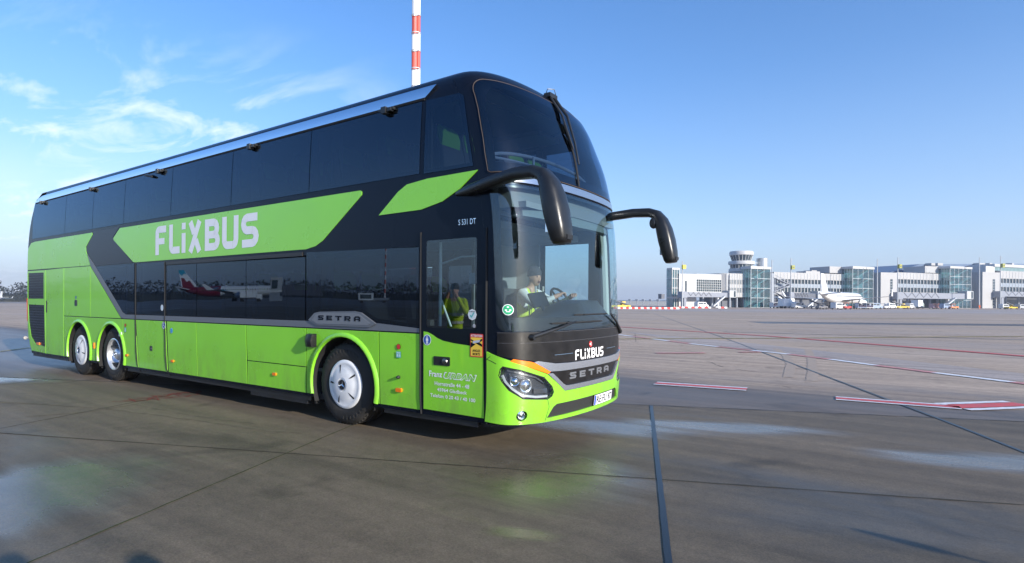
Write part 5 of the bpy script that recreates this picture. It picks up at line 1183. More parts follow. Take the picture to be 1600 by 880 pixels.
# ------------------------------------------------------------------ floodlight masts
def mast(x, y, H, r, label, nb=1.75, heads=True):
    o = empty('floodlight_mast', (x, y, 0), label, 'mast')
    b = MB(); n = int(H/nb); zz = []
    for k in range(n):
        z0, z1 = k*nb, (k+1)*nb
        for q in ((-1, 0), (0, 0), (1, 0)):
            rr = r*(.50-.12*k/n); cx_ = q[0]*r*.62*(1-.25*k/n); m_ = k % 2
            base = len(b.v)
            for z in (z0, z1):
                for t_ in range(14): b.v.append((cx_*RT.x+rr*math.cos(2*math.pi*t_/14), cx_*RT.y+rr*math.sin(2*math.pi*t_/14), z))
            for t_ in range(14): b.face((base+t_, base+(t_+1) % 14, base+14+(t_+1) % 14, base+14+t_), m_)
    ob = b.build('mast_tube', [mat('mast_red', (.62, .075, .045), .5), WHITE], None, ang=60); ob.parent = o
    b = MB()
    for k in range(n):
        z = k*nb+.02; b.lathe([(r*.9, 0), (r*1.02, 0), (r*1.02, .07), (r*.9, .07)], (0, 0, z), 'Z', 14)
    b.tube([(-FW.x*r*.9, -FW.y*r*.9, .5), (-FW.x*r*.9, -FW.y*r*.9, H)], .02, 4); q = b.build('cable_and_clamps', REFL, None, smooth=False); q.parent = o
    b = MB(); b.box(-r*1.6, r*1.6, -r*1.6, r*1.6, 0, .5); q = b.build('mast_base', INT, None, smooth=False); q.parent = o
    b = MB()
    for z in (H, H+1.6): 
        b.lathe([(.2, 0), (2.2, 0), (2.2, .12), (.2, .12)], (0, 0, z), 'Z', 16)
        for k in range(10):
            a = 2*math.pi*k/10; M_ = Matrix.Translation((2.3*math.cos(a), 2.3*math.sin(a), z+.5)) @ Matrix.Rotation(a, 4, 'Z'); b.box(-.15, .15, -.35, .35, -.4, .4, 0, M_)
    b.tube([(0, 0, H), (0, 0, H+3.5)], .06, 6); q = b.build('lamp_ring', PLAST, None, smooth=False); q.parent = o
    return o
pm = at(647.5, 472, 52); mast(pm.x, pm.y, 35, .42, 'tall red and white banded mast rising behind the coach roof', 1.60)
def refl(u, v, depth):
    """point of the place that the flat door-side glass mirrors at this pixel"""
    p = at(u, v, depth); return Vector((p.x, -1.275*2-p.y, p.z))
q = refl(598, 470, 250); mast(q.x, q.y, 26, .55, 'red and white banded mast far off, mirrored in the lower coach window', 1.9)

# ------------------------------------------------------------------ aeroplanes
def aeroplane(label, pos, heading, sc, livery, group=None):
    """local: nose +x, length 37.6"""
    o = empty('airliner', pos, label, 'aeroplane', group); o.rotation_euler = (0, 0, heading); o.scale = (sc, sc, sc)
    WB = mat('aircraft_white', (.80, .81, .82), .25, coat=.5); BEL = mat('aircraft_grey', (.45, .47, .50), .3)
    tailm, tailm2 = livery
    def put(b, nm, m, **k): q = b.build(nm, m, None, **k); q.parent = o; return q
    zc_ = 3.85
    st = [(18.3, .05, -.55), (18.0, .45, -.50), (17.2, 1.0, -.32), (16, 1.5, -.15), (14.2, 1.88, -.03), (12, 1.97, 0), (4, 1.97, 0), (-6, 1.97, 0)]
    st2 = [(-6, 1.97, 0), (-9, 1.88, .10), (-12, 1.55, .45), (-15, 1.05, .90), (-18, .48, 1.35), (-19.3, .18, 1.55)]
    ring = lambda x, r, dz: [Vector((x, r*math.cos(2*math.pi*k/24), zc_+dz+r*math.sin(2*math.pi*k/24))) for k in range(24)]
    b = MB(); b.loft([ring(*q) for q in st]); fus = put(b, 'fuselage', WB, ang=60)
    b = MB(); b.loft([ring(*q) for q in st2], mi=0); tc_ = put(b, 'tail_cone', tailm, ang=60)
    def surf_(nm, pts, th, m, axis):    # tapered slab
        b = MB(); top = [Vector(p) for p in pts]; v = Vector(axis)*th; b.prism([p-v/2 for p in top], v); return put(b, nm, m, smooth=False)
    surf_('fin', [(-12.0, 0, 5.4), (-16.2, 0, 11.8), (-18.4, 0, 11.8), (-17.6, 0, 5.2)], .25, WB, (0, 1, 0))
    if tailm2 is not None:
        surf_('fin_band', [(-12.9, 0, 5.45), (-14.6, 0, 8.2), (-15.6, 0, 7.6), (-16.4, 0, 8.9), (-17.6, 0, 9.0), (-17.3, 0, 5.3)], .30, tailm, (0, 1, 0))
        surf_('fin_tip', [(-15.5, 0, 10.3), (-16.3, 0, 11.9), (-18.5, 0, 11.9), (-18.3, 0, 10.6), (-17.2, 0, 9.7), (-16.3, 0, 10.7)], .30, tailm2, (0, 1, 0))
        b = MB(); b.poly([(x, -(1.99 if x > -6 else 1.95)*math.cos(a), zc_+1.99*math.sin(a)) for x, a in ((-8.2, .9), (-6.5, .75), (-4.6, .25), (-3.2, .15), (-5.4, .12), (-6.5, .4), (-8.0, .5))]); put(b, 'fuselage_band', tailm2, smooth=False)
        b = MB(); b.poly([(x, (1.99 if x > -6 else 1.95)*math.cos(a), zc_+1.99*math.sin(a)) for x, a in ((-8.2, .9), (-6.5, .75), (-4.6, .25), (-3.2, .15), (-5.4, .12), (-6.5, .4), (-8.0, .5))]); put(b, 'fuselage_band', tailm2, smooth=False)
    for s_ in (-1, 1):
        b = MB(); b.loft([[Vector((4.0, s_*1.5, 2.9)), Vector((.5, s_*1.5, 3.3)), Vector((-4.2, s_*1.5, 3.0)), Vector((-1, s_*1.5, 2.55))], [Vector((-.4, s_*7, 3.4)), Vector((-2, s_*7, 3.6)), Vector((-4.6, s_*7, 3.45)), Vector((-2.2, s_*7, 3.25))], [Vector((-4.6, s_*17, 4.3)), Vector((-5.3, s_*17, 4.36)), Vector((-6.2, s_*17, 4.3)), Vector((-5.4, s_*17, 4.24))]]); put(b, 'wing', BEL, ang=60)
        b = MB(); b.prism([Vector((-4.9, s_*17, 4.3)), Vector((-6.9, s_*17.5, 6.4)), Vector((-7.6, s_*17.5, 6.4)), Vector((-6.4, s_*17, 4.3))], (0, .12, 0)); put(b, 'winglet', WB, smooth=False)
        b = MB(); b.lathe([(.75, 3.0), (1.0, 2.95), (1.12, 2.3), (1.10, .8), (.9, -.2), (.6, -.8), (.2, -1.4), (.01, -1.6)], (1.0, s_*5.75, 2.15), 'X', 20); b.lathe([(.9, 2.8), (.01, 2.2)], (1.0, s_*5.75, 2.15), 'X', 20); b.box(-.5, 2.5, s_*5.75-.15, s_*5.75+.15, 3.0, 3.6); put(b, 'engine', WB, ang=50)
        surf_('tailplane', [(-14.3, s_*.7, 4.9), (-17.6, s_*6.2, 5.4), (-18.7, s_*6.2, 5.4), (-17.8, s_*.5, 4.95)], .22, BEL, (0, 0, 1))
        b = MB(); b.box(-.9, -.6, s_*3.6-.12, s_*3.6+.12, .6, 2.9)
        for dy in (-.45, .45): b.lathe([(.01, -.18), (.55, -.18), (.6, -.1), (.6, .1), (.55, .18), (.01, .18)], (-.75, s_*3.8+dy, .6), 'Y', 16)
        put(b, 'main_gear', DARK, ang=40)
        b = MB()
        for k in range(34):
            x = 13.5-k*.72; b.box(x, x+.26, s_*1.955-.02, s_*1.955+.02, zc_+.35, zc_+.72)
        for k in range(9): x = -11+k*.5; 
        q = put(b, 'cabin_windows', DARK, smooth=False)
    b = MB(); b.box(13.1, 13.3, -.1, .1, .4, 2.2)
    for dy in (-.3, .3): b.lathe([(.01, -.12), (.36, -.12), (.4, 0), (.36, .12), (.01, .12)], (13.2, dy, .4), 'Y', 14)
    put(b, 'nose_gear', DARK, ang=40)
    b = MB(); b.box(16.0, 16.9, -.95, .95, zc_+.35, zc_+.85); put(b, 'cockpit_windows', DARK, smooth=False)
    return o
BURG = mat('burgundy', (.20, .008, .03), .3, coat=.4); CYAN = mat('airline_cyan', (.02, .33, .48), .3, coat=.4); WB_ = mat('aircraft_white', (.74, .75, .76), .25, coat=.5)
def px_reflect(u0, u1, d0, d1):
    a, c = refl(u0, 470, d0), refl(u1, 470, d1); return a, c
a, c = px_reflect(277, 458, 178, 188)
mid = (a+c)/2; mid.z = 0
hd = math.atan2(c.y-a.y, c.x-a.x); AIR_A = hd; L_air = (c-a).length
aeroplane('white airliner with burgundy and cyan tail, mirrored in the lower coach windows', mid, hd, L_air/37.6, (BURG, CYAN))
# jet bridge and ground gear at the nose of the mirrored airliner
def at_ref(u, d): q_ = refl(u, 470, d); q_.z = 0; return q_

# ------------------------------------------------------------------ terminal
P0 = at(1040, 474, 214); P1 = at(1600, 477, 296); P0.z = P1.z = 0
TE = (P1-P0).normalized(); TN = Vector((TE.y, -TE.x, 0))
if TN.dot(CAM-P0) < 0: TN = -TN
def fpos(u, off=0.0):                 # metres along the front line for a pixel column (off: metres towards the viewer)
    r = at(u, 474, 1.0)-CAM; r.z = 0; o_ = P0+TN*off-CAM; o_.z = 0
    # CAM + r t = P0+TN off + TE a
    det = r.x*(-TE.y)+TE.x*r.y
    t_ = (o_.x*(-TE.y)+TE.x*o_.y)/det; a_ = (r.x*o_.y-r.y*o_.x)/det
    return a_, t_
def fz(u, v, off=0.0): a_, t_ = fpos(u, off); return at(u, v, t_).z
TM = Matrix(((TE.x, -TN.x, 0, P0.x), (TE.y, -TN.y, 0, P0.y), (0, 0, 1, 0), (0, 0, 0, 1)))   # local: x along, y away from viewer, z up
class TB(MB):
    def pb(s, u0, u1, v0, v1, off=0, dep=1, mi=0, um=None):
        """box from pixel extents at distance off in front of the line, dep metres deep"""
        a0, a1 = fpos(u0, off)[0], fpos(u1, off)[0]; uu = um or (u0+u1)/2; z0, z1 = fz(uu, v1, off), fz(uu, v0, off)
        s.box(a0, a1, -off, -off+dep, max(z0, 0), z1, mi, TM)
    def mb(s, x0, x1, y0, y1, z0, z1, mi=0): s.box(x0, x1, y0, y1, z0, z1, mi, TM)
WALL = mat('terminal_wall', (.37, .37, .375), .55, bump=.3, bscale=.5, var=.05, vscale=.1); WALL2 = mat('terminal_white', (.47, .475, .48), .5); SHD = mat('terminal_grey', (.24, .27, .32), .6)
BGL = mat('terminal_window', (.035, .055, .07), .08, coat=.3); BFR = mat('terminal_frame', (.55, .58, .60), .5); GTOW = mat('tower_glass', (.16, .25, .26), .12, coat=.2, var=.3, vscale=.6)
BRG = mat('bridge_grey', (.23, .25, .30), .5); BRD = mat('bridge_dark', (.09, .10, .13), .5); SIGN = mat('stand_sign_yellow', (.75, .60, .02), .5); SIGN2 = mat('stand_sign_green', (.33, .33, .05), .6)
def bld(name, u, label, cat='building', group=None):
    a_, _ = fpos(u); p = P0+TE*a_; p.z = 0; return empty(name, p, label, cat, group)
def tp(b, nm, m, par, **k):
    return b.build(nm, m, par, smooth=k.pop('smooth', False), **k)
def winrow(par, u0, u1, n, v0, v1, off=0, fill=.62, m=None):
    a0, a1 = fpos(u0, off)[0], fpos(u1, off)[0]; uu = (u0+u1)/2; z0, z1 = fz(uu, v1, off), fz(uu, v0, off)
    w = (a1-a0)/n
    for k in range(n):
        b = TB(); x = a0+w*(k+.5*(1-fill)); b.mb(x, x+w*fill, -off-.03, -off+.10, z0, z1); tp(b, 'window', m or BGL, par)
def ribs(b, u0, u1, n, v0, v1, off, w=.25):
    a0, a1 = fpos(u0, off)[0], fpos(u1, off)[0]; uu = (u0+u1)/2; z0, z1 = fz(uu, v1, off), fz(uu, v0, off)
    for k in range(n+1): x = a0+(a1-a0)*k/n; b.mb(x-w/2, x+w/2, -off-.12, -off, z0, z1, 2)
# glass stair towers
def stair_tower(u0, u1, vt, off, label, dep=5, group=None):
    o = bld('glass_stair_tower', u0, label, 'tower', group); a0, a1 = fpos(u0, off)[0], fpos(u1, off)[0]; z1 = fz((u0+u1)/2, vt, off)
    b = TB(); b.mb(a0, a1, -off, -off+dep, 0, z1); tp(b, 'glass_shaft', BLDG, o)
    b = TB(); b.mb(a0-.4, a0+(a1-a0)*.62, -off-.4, -off+dep, z1, z1+1.0); b.mb(a0+(a1-a0)*.64, a1+.3, -off-.4, -off+dep, z1, z1+.9); tp(b, 'roof_slab', WALL2, o)
    b = TB(); n = max(2, int((a1-a0)/2.9))
    for k in range(n+1): x = a0+(a1-a0)*k/n; b.mb(x-.06, x+.06, -off-.1, -off, 0, z1)
    m_ = int(z1/3.4)
    for k in range(m_+1): z = z1*k/m_; b.mb(a0, a1, -off-.12, -off-.02, z-.06, z+.06)
    for k in range(5): y = -off+dep*k/4; b.mb(a0-.1, a0, y-.06, y+.06, 0, z1)
    tp(b, 'glazing_bars', BFR, o)
    b = TB(); fl = 4; xa, xb_ = a0+(a1-a0)*.28, a1-.4
    for k in range(fl):
        za, zb = z1*k/fl+.3, z1*(k+1)/fl-.2
        p = [Vector((xa, -off+1.2, za)), Vector((xb_, -off+1.2, zb)), Vector((xb_, -off+1.2, zb+.5)), Vector((xa, -off+1.2, za+.5))]
        b.prism([TM @ q_ for q_ in p], TM.to_3x3() @ Vector((0, 2.0, 0)))
        b.mb(a0+.3, a1-.3, -off+.8, -off+dep-.5, zb+.35, zb+.6)
    b.mb(a0+.5, a1-.5, -off+dep-.6, -off+dep-.3, 0, z1-.5, 0)
    tp(b, 'stair_flights', mat('stair_pale', (.50, .58, .58), .6), o); return o
# west glass tower
o = bld('glass_tower', 1049, 'narrow blue glass tower with white bands at the left end of the terminal', 'tower')
a0, a1 = fpos(1050, 1.5)[0], fpos(1061, 1.5)[0]; z1 = fz(1055, 420, 1.5)
b = TB(); b.mb(a0, a1, -1.5, 1.6, 0, z1); tp(b, 'glass_shaft', BLDG, o)
b = TB()
for k in range(5): z = z1*k/4; b.mb(a0-.1, a1+.1, -1.65, 1.6, z-.35, z+.35) if k in (1, 4) else b.mb(a0-.08, a1+.08, -1.6, 1.6, z-.12, z+.12)
for k in range(5): y = -1.5+3.1*k/4; b.mb(a0-.12, a0, y-.1, y+.1, 0, z1)
for k in range(4): x = a0+(a1-a0)*k/3; b.mb(x-.12, x+.12, -1.62, -1.5, 0, z1)
tp(b, 'glazing_bars', WALL2, o)
b = TB(); b.mb(a0+.5, a1-.5, -.9, 1.2, 0, z1-.6); tp(b, 'tower_core', mat('core_pale', (.30, .40, .44), .6), o)
b = TB(); b.pb(1033.5, 1038.5, 459.5, 467, 1, 2); tp(b, 'docking_box', BRD, o)
# white head building and link
o = bld('head_building', 1075, 'bright white windowless block with one narrow slot window right of the blue glass tower')
b = TB(); b.pb(1061, 1088, 428, 490, 2, 3); tp(b, 'wall', WALL2, o)
b = TB(); b.pb(1070.5, 1073, 439, 456, 2.08, .2); tp(b, 'slot_window', BGL, o)
o = bld('link_building', 1105, 'white link building with a large square-gridded green glass wall')
b = TB(); b.pb(1088, 1127, 428.5, 437, 0, 12); b.pb(1088, 1127, 456, 459, 0, 12); tp(b, 'wall', WALL2, o)
b = TB(); b.pb(1088, 1127, 437, 456, -.6, 10); tp(b, 'glass_wall', GTOW, o)
b = TB()
a0, a1 = fpos(1088, 0)[0], fpos(1127, 0)[0]; z0, z1 = fz(1107, 456, 0), fz(1107, 437, 0)
for k in range(13): x = a0+(a1-a0)*k/12; b.mb(x-.07, x+.07, 0, .5, z0, z1)
for k in range(6): z = z0+(z1-z0)*k/5; b.mb(a0, a1, .02, .45, z-.07, z+.07)
tp(b, 'glazing_grid', WALL2, o)
for u in (1098, 1112, 1124): b = TB(); b.pb(u, u+2, 459, 490, -2, .8); tp(b, 'column', SHD, o)
# tower base building
o = bld('tower_building', 1150, 'white two-storey building with rounded corner under the control tower')
b = TB(); a0, a1 = fpos(1127, 1)[0], fpos(1173, 1)[0]; z0, z1 = fz(1150, 464.5, 1), fz(1150, 427.5, 1)
pl = [(a0+5-5*math.cos(t_), -1+5-5*math.sin(t_)) for t_ in [math.pi/2*k/8 for k in range(9)]]+[(a1, -1), (a1, 15), (a0, 15)]
b.prism([TM @ Vector((x, y, z0)) for x, y in pl], (0, 0, z1-z0)); b.mb(a0+2, a1, 3, 14, 0, z0, 1)
ribs(b, 1136, 1172, 9, 428, 464, 1.0, .15); tp(b, 'wall', [WALL, BRD, BFR], o, ang=30)
winrow(o, 1138, 1171, 8, 437.5, 444.5, 1); winrow(o, 1138, 1171, 8, 450, 457.5, 1)
for u in (1140, 1151, 1162): b = TB(); b.pb(u, u+1.6, 464.5, 490, .5, .7); tp(b, 'column', SHD, o)
# control tower
o = bld('control_tower', 1158, 'round white airport control tower with two slanted glass rings', 'control tower')
ac, tc2 = fpos(1158, -5); cen = TM @ Vector((ac, 5, 0)); pxm = tc2/FPX
zz = lambda v: fz(1158, v, -5)
def ringp_(prof, nm, m, seg=32): b = MB(); b.lathe([(r_*pxm, zz(v)) for r_, v in prof], (cen.x, cen.y, 0), 'Z', seg); return b.build(nm, m, o, ang=30)
ringp_([(18, 430), (18, 428), (18.8, 424), (18.5, 420), (15, 420)], 'tower_foot', WALL2)
ringp_([(18.75, 426), (18.95, 426), (18.95, 425), (18.75, 425)], 'dark_band', BGL)
ringp_([(15.8, 420), (16.6, 414)], 'lower_glazing', BGL); ringp_([(16.6, 414), (19.2, 413.5), (19.5, 411), (19.0, 408.7), (13.5, 408)], 'gallery', WALL2)
ringp_([(13.5, 408.2), (16.6, 399.5)], 'cab_glazing', BGL, 20); ringp_([(16.6, 399.6), (17.8, 399), (17.9, 395), (17.0, 393.2), (10, 392.8), (.01, 392.6)], 'cab_roof', WALL2)
b = MB()
for k in range(20):
    a = 2*math.pi*k/20; b.tube([(cen.x+13.7*pxm*math.cos(a), cen.y+13.7*pxm*math.sin(a), zz(408.2)), (cen.x+16.8*pxm*math.cos(a), cen.y+16.8*pxm*math.sin(a), zz(399.5))], .09, 4)
    b.tube([(cen.x+15.9*pxm*math.cos(a), cen.y+15.9*pxm*math.sin(a), zz(420)), (cen.x+16.7*pxm*math.cos(a), cen.y+16.7*pxm*math.sin(a), zz(414))], .09, 4)
b.build('glazing_bars', WALL2, o, smooth=False)
b = MB()
for dx_, h_ in ((17.5, 391), (-9, 390.5), (-3, 389), (6, 391)): p = cen+TE*dx_*pxm; b.tube([(p.x, p.y, zz(424 if dx_ > 15 else 393)), (p.x, p.y, zz(h_))], .12 if dx_ > 15 else .05, 5)
b.build('antenna', BFR, o, smooth=False)
# silver tank
o = bld('round_tank', 1190, 'silver cylindrical tank on the roof beside the control tower', 'tank')
ac, tc2 = fpos(1190.5, -3); cen2 = TM @ Vector((ac, 3, 0)); pm2 = tc2/FPX; b = MB(); z_a, z_b = fz(1190, 418.5, -3), fz(1190, 404.2, -3)
b.lathe([(8.5*pm2, z_a), (8.5*pm2, z_b), (8.2*pm2, z_b+.1), (.01, z_b+.15)], (cen2.x, cen2.y, 0), 'Z', 28); b.build('tank_shell', mat('tank_silver', (.50, .52, .54), .35, metal=.6), o)
b = MB(); p = TM @ Vector((fpos(1175, -3)[0], 3, 0)); q_ = TM @ Vector((fpos(1184, -3)[0], 3, 0)); b.tube([(p.x, p.y, fz(1180, 411, -3)), (q_.x, q_.y, fz(1180, 411, -3))], .15, 5); b.build('walkway', BFR, o)
TG = 'glass stair towers on the front of the terminal'
stair_tower(1173, 1203, 420.5, 4, 'glass stair tower just right of the control tower', group=TG)
stair_tower(1332, 1364, 420.5, 4, 'glass stair tower right of the parked white airliner', group=TG)
stair_tower(1484, 1517, 420.0, 4, 'glass stair tower farthest right, beside the rightmost white block', group=TG)
# wings of the terminal
def wing(u0, u1, label, nwin, vt=427, extras=None, band=True):
    o = bld('terminal_wing', (u0+u1)/2, label)
    b = TB(); b.pb(u0, u1, vt, 437.5, 0, 16); b.pb(u0, u1, 444.2, 450.2, 0, 16, 3); b.pb(u0, u1, 457.3, 461, 0, 16); ribs(b, u0, u1, nwin, vt+.6, 437.3, 0, .14); ribs(b, u0, u1, nwin, 444.4, 450, 0, .14)
    a0, a1 = fpos(u0, 0)[0], fpos(u1, 0)[0]
    for v0, v1 in ((437.5, 444.2), (450.2, 457.3)):
        z0, z1 = fz((u0+u1)/2, v1, 0), fz((u0+u1)/2, v0, 0)
        for k in range(nwin+1): x = a0+(a1-a0)*k/nwin; b.mb(x-.17, x+.17, 0, .34, z0, z1)
    tp(b, 'wall', [WALL, WALL, BFR, mat('spandrel_shade', (.26, .30, .35), .4)], o)  # spandrel band: bluish shade is mixed into its base colour
    b = TB(); b.pb(u0, u1, 437.5, 444.2, -.35, 1); b.pb(u0, u1, 450.2, 457.3, -.35, 1); tp(b, 'window_band', BGL, o)
    b = TB(); b.pb(u0, u1, 461, 492, -6, 8); tp(b, 'undercroft', BRD, o)
    for k in range(7): u = u0+(u1-u0)*(k+.5)/7; b = TB(); b.pb(u, u+1.3, 461, 492, -1, .8); tp(b, 'column', SHD, o)
    return o
o = wing(1209, 1331, 'long white terminal wing with two window rows behind the parked airliner', 24)
b = TB(); b.pb(1296, 1331, 417, 427, -1, 10); tp(b, 'plant_room', WALL, o); b = TB(); b.pb(1317, 1323, 419.5, 426, -.92, .2); tp(b, 'louvre', SHD, o)
b = TB(); b.pb(1259, 1281, 424, 427, -3, 5); b.pb(1268, 1276, 422.5, 424, -3, 4); b.pb(1224, 1258, 426, 427, -4, 4); tp(b, 'roof_plant', WALL, o)
b = TB()
a0, a1 = fpos(1211, 3)[0], fpos(1235, 3)[0]
for k in range(4):
    za, zb = fz(1222, 478-k*11, 3), fz(1222, 478-(k+1)*11+1, 3); s_, e_ = (a0, a1) if k % 2 == 0 else (a1, a0)
    b.prism([TM @ Vector(q_) for q_ in ((s_, -3, za), (e_, -3, zb), (e_, -3, zb+.25), (s_, -3, za+.25))], TM.to_3x3() @ Vector((0, 1.4, 0)))
    for off_ in (.9, 1.2): b.prism([TM @ Vector(q_) for q_ in ((s_, -3, za+off_), (e_, -3, zb+off_), (e_, -3, zb+off_+.1), (s_, -3, za+off_+.1))], TM.to_3x3() @ Vector((0, .1, 0)))
    b.mb(min(e_, e_)-1, e_+1, -3.2, -1.4, zb, zb+.2)
for x in (a0, a1): b.mb(x-.1, x+.1, -3, -2.8, 0, fz(1222, 436, 3))
o2 = bld('outside_staircase', 1222, 'grey zigzag metal staircase on the wall left of the parked airliner', 'staircase'); tp(b, 'stair_flights', BRG, o2)
o = bld('hall_roof', 1440, 'low blue-grey sloping hall roof rising behind the right terminal wings', 'building')
b = TB(); y0, y1 = 14, 60; a_ = lambda u: fpos(u, -14)[0]; Z_ = lambda u, v: fz(u, v, -14)
pts = [(1383, 428), (1400, 423), (1433, 414.5), (1438, 412.8), (1700, 412), (1700, 440), (1383, 440)]
b.prism([TM @ Vector((a_(u), y0, Z_(u, v))) for u, v in pts], TM.to_3x3() @ Vector((0, 40, 0))); tp(b, 'roof', mat('hall_roof_blue', (.10, .15, .24), .45), o)
b = TB()
for u, w_ in ((1455, 6), (1465, 8), (1530, 9), (1546, 4), (1581, 3)): b.pb(u, u+w_, 411.2, 415, -11, 3)
tp(b, 'roof_plant', WALL, o)
o = wing(1401, 1483, 'white terminal wing with dark windows above a jet bridge, between two slotted white blocks', 16)
b = TB(); b.pb(1445, 1483, 416.5, 427, -1, 10); tp(b, 'plant_room', WALL, o); b = TB(); b.pb(1447, 1468, 419, 426.5, -.92, .2); tp(b, 'louvre', mat('louvre_grey', (.36, .37, .38), .6), o)
o = wing(1562, 1700, 'terminal wing at the right edge with a glazed top floor', 30, vt=426)
b = TB(); b.pb(1554, 1700, 416, 420, -1, 12); b.pb(1540, 1554, 416, 427, -1.5, 12); tp(b, 'top_floor_wall', WALL2, o); b = TB(); b.pb(1554, 1700, 420, 426, -1.6, 10); tp(b, 'top_floor_glass', GTOW, o)
SG = 'white slotted blocks standing out from the terminal'
for u0, u1, vt, us, lab in ((1376, 1401.5, 426, 1391, 'white block with a tall slot window, between the stair tower and the middle wing'), (1535, 1562.5, 425.5, 1551, 'rightmost white block with a tall slot window')):
    o = bld('slotted_block', (u0+u1)/2, lab, 'building', SG); b = TB(); b.pb(u0, u1, vt, 490, 4, 6); tp(b, 'wall', WALL, o)
    b = TB(); b.pb(us, us+3.6, 436.5, 478, 4.05, .3); tp(b, 'slot_window', BGL, o)
    b = TB(); a0 = fpos(us, 4.1)[0]; 
    for k in range(10): z = fz(us, 478-k*4.2, 4.1); b.mb(a0-.05, a0+1.2, -4.15, -3.9, z, z+.12)
    tp(b, 'slot_bars', BFR, o)
o = bld('shaded_face_slab', 1207, 'narrow grey slab painted as the shaded left face of the long wing'); b = TB(); b.pb(1204, 1209.5, 427, 490, 3, 12); tp(b, 'wall', SHD, o)  # shaded side face of the wing, put in as a darker grey slab
# jet bridges
def jetbridge(u0, u1, v0, v1, label, off=7, cab=+1, col=BRG):
    o = bld('jet_bridge', (u0+u1)/2, label, 'jet bridge', 'jet bridges along the terminal'); b = TB(); b.pb(u0, u1, v0, v1, off, 2.6); tp(b, 'tunnel', col, o)
    b = TB(); b.pb(u0-2, u0+5, v0-1.5, v1+1, off+.3, 3.2); b.pb(u0, u0+3.5, v1, 492, off, 2); tp(b, 'rotunda', BRG, o)
    b = TB(); b.pb(u1-6, u1+4, v0-3, v1+.5, off+.8, 4); tp(b, 'cab', mat('cab_pale', (.42, .44, .46), .5), o); b = TB(); b.pb(u1+1, u1+3.4, v0-2, v1-.5, off+.9, .3); tp(b, 'cab_window', BGL, o)
    b = TB(); uu = u0+(u1-u0)*.68; b.pb(uu, uu+2, v1, 481, off-.5, 1.2); b.pb(uu-3, uu+5, 479, 490, off+.5, 2.4)
    a0 = fpos(uu-9, off)[0]; a1 = fpos(uu+9, off)[0]; b.prism([TM @ Vector(q_) for q_ in ((a0, -off-1, .2), (a1, -off-1, fz(uu, v1, off)), (a1, -off-1, fz(uu, v1, off)+.6), (a0, -off-1, .8))], TM.to_3x3() @ Vector((0, .8, 0))); tp(b, 'undercarriage', mat('strut_pale', (.5, .52, .55), .5), o)
    b = TB(); n = 9; xa, xb_ = fpos(u0+6, off)[0], fpos(u0+(u1-u0)*.55, off)[0]; za, zb = fz(uu, v1, off)+.3, fz(uu, v0, off)-.2
    for k in range(n): 
        x0, x1 = xa+(xb_-xa)*k/n, xa+(xb_-xa)*(k+1)/n; z0, z1 = (za, zb) if k % 2 else (zb, za)
        b.prism([TM @ Vector(q_) for q_ in ((x0, -off-.12, z0), (x1, -off-.12, z1), (x1, -off-.12, z1+.22), (x0, -off-.12, z0+.22))], TM.to_3x3() @ Vector((0, .1, 0)))
    tp(b, 'truss', BRD, o); return o
jetbridge(1069, 1146, 457, 464.5, 'grey jet bridge in front of the control tower, leftmost of the bridges')
jetbridge(1236, 1284, 458, 466, 'dark jet bridge leading to the tail of the parked airliner', off=5, col=BRD)
jetbridge(1406, 1517, 458, 467, 'long grey jet bridge on the middle wing, ending at the rightmost glass stair tower')
jetbridge(1565, 1660, 456.5, 464, 'grey jet bridge cut off by the right edge of the photo')
# poles with stand signs
def pole(u, vtop, label, sign=None, off=16):
    a_, t_ = fpos(u, off); p = at(u, 474, t_); o = empty('apron_pole', (p.x, p.y, 0), label, 'pole', 'tall apron poles in front of the terminal'); zt_ = at(u, vtop, t_).z; k = t_/FPX
    b = MB(); b.tube([(p.x, p.y, 0), (p.x, p.y, zt_)], [.28, .14], 8); b.tube([(p.x, p.y, zt_-.8), (p.x+.8, p.y+.4, zt_-.6)], .06, 5); b.build('shaft', mat('pole_grey', (.42, .44, .46), .5), o)
    if sign:
        z0, z1 = at(u, sign[1], t_).z, at(u, sign[0], t_).z; M_ = Matrix.Translation((p.x, p.y, 0)) @ Matrix.Rotation(math.atan2(TE.y, TE.x), 4, 'Z'); w = 2.9*k
        b = MB(); b.box(-w, w, -w*1.2-.35, -.35, z0, z1, 0, M_); q_ = b.build('stand_sign', sign[2], o, smooth=False)
        b = MB(); b.box(-w*.5, w*.5, -w*1.2-.40, -w*1.2-.34, z0+(z1-z0)*.35, z0+(z1-z0)*.62, 0, M_); b.build('sign_marks', BRD, q_, smooth=False)
    return o
pole(1066, 408, 'apron pole with a bright yellow stand sign, farthest left', (414.3, 420.3, SIGN)); pole(1235.5, 403, 'apron pole with an olive stand sign left of the airliner tail', (415, 421, SIGN2)); pole(1402.5, 402, 'apron pole with an olive stand sign on the first slotted block', (413.5, 419.5, SIGN2))
pole(1563, 400, 'apron pole with an olive stand sign at the far right', (412.3, 418.3, SIGN2)); pole(1205.6, 406, 'plain grey pole beside the first glass stair tower'); pole(1370.5, 404, 'plain grey pole left of the first slotted block'); pole(1530, 402.5, 'plain grey pole with a lamp left of the rightmost block')
# parked airliner
pp = at(1315, 478, 195); tail = at(1290, 470, 187); nose = at(1312, 470, 222)
hd = math.atan2(FW.y*.656+RT.y*.755, FW.x*.656+RT.x*.755)
aeroplane('white airliner with a tall white tail parked at the terminal, seen from behind', Vector((pp.x, pp.y, 0)), hd, .96, (WB_, None))
pp = at(-14, 474, 290); aeroplane('distant white airliner at the left edge behind the coach', Vector((pp.x, pp.y, 0)), math.atan2(-RT.y*.95+FW.y*.3, -RT.x*.95+FW.x*.3), .45, (WB_, None))

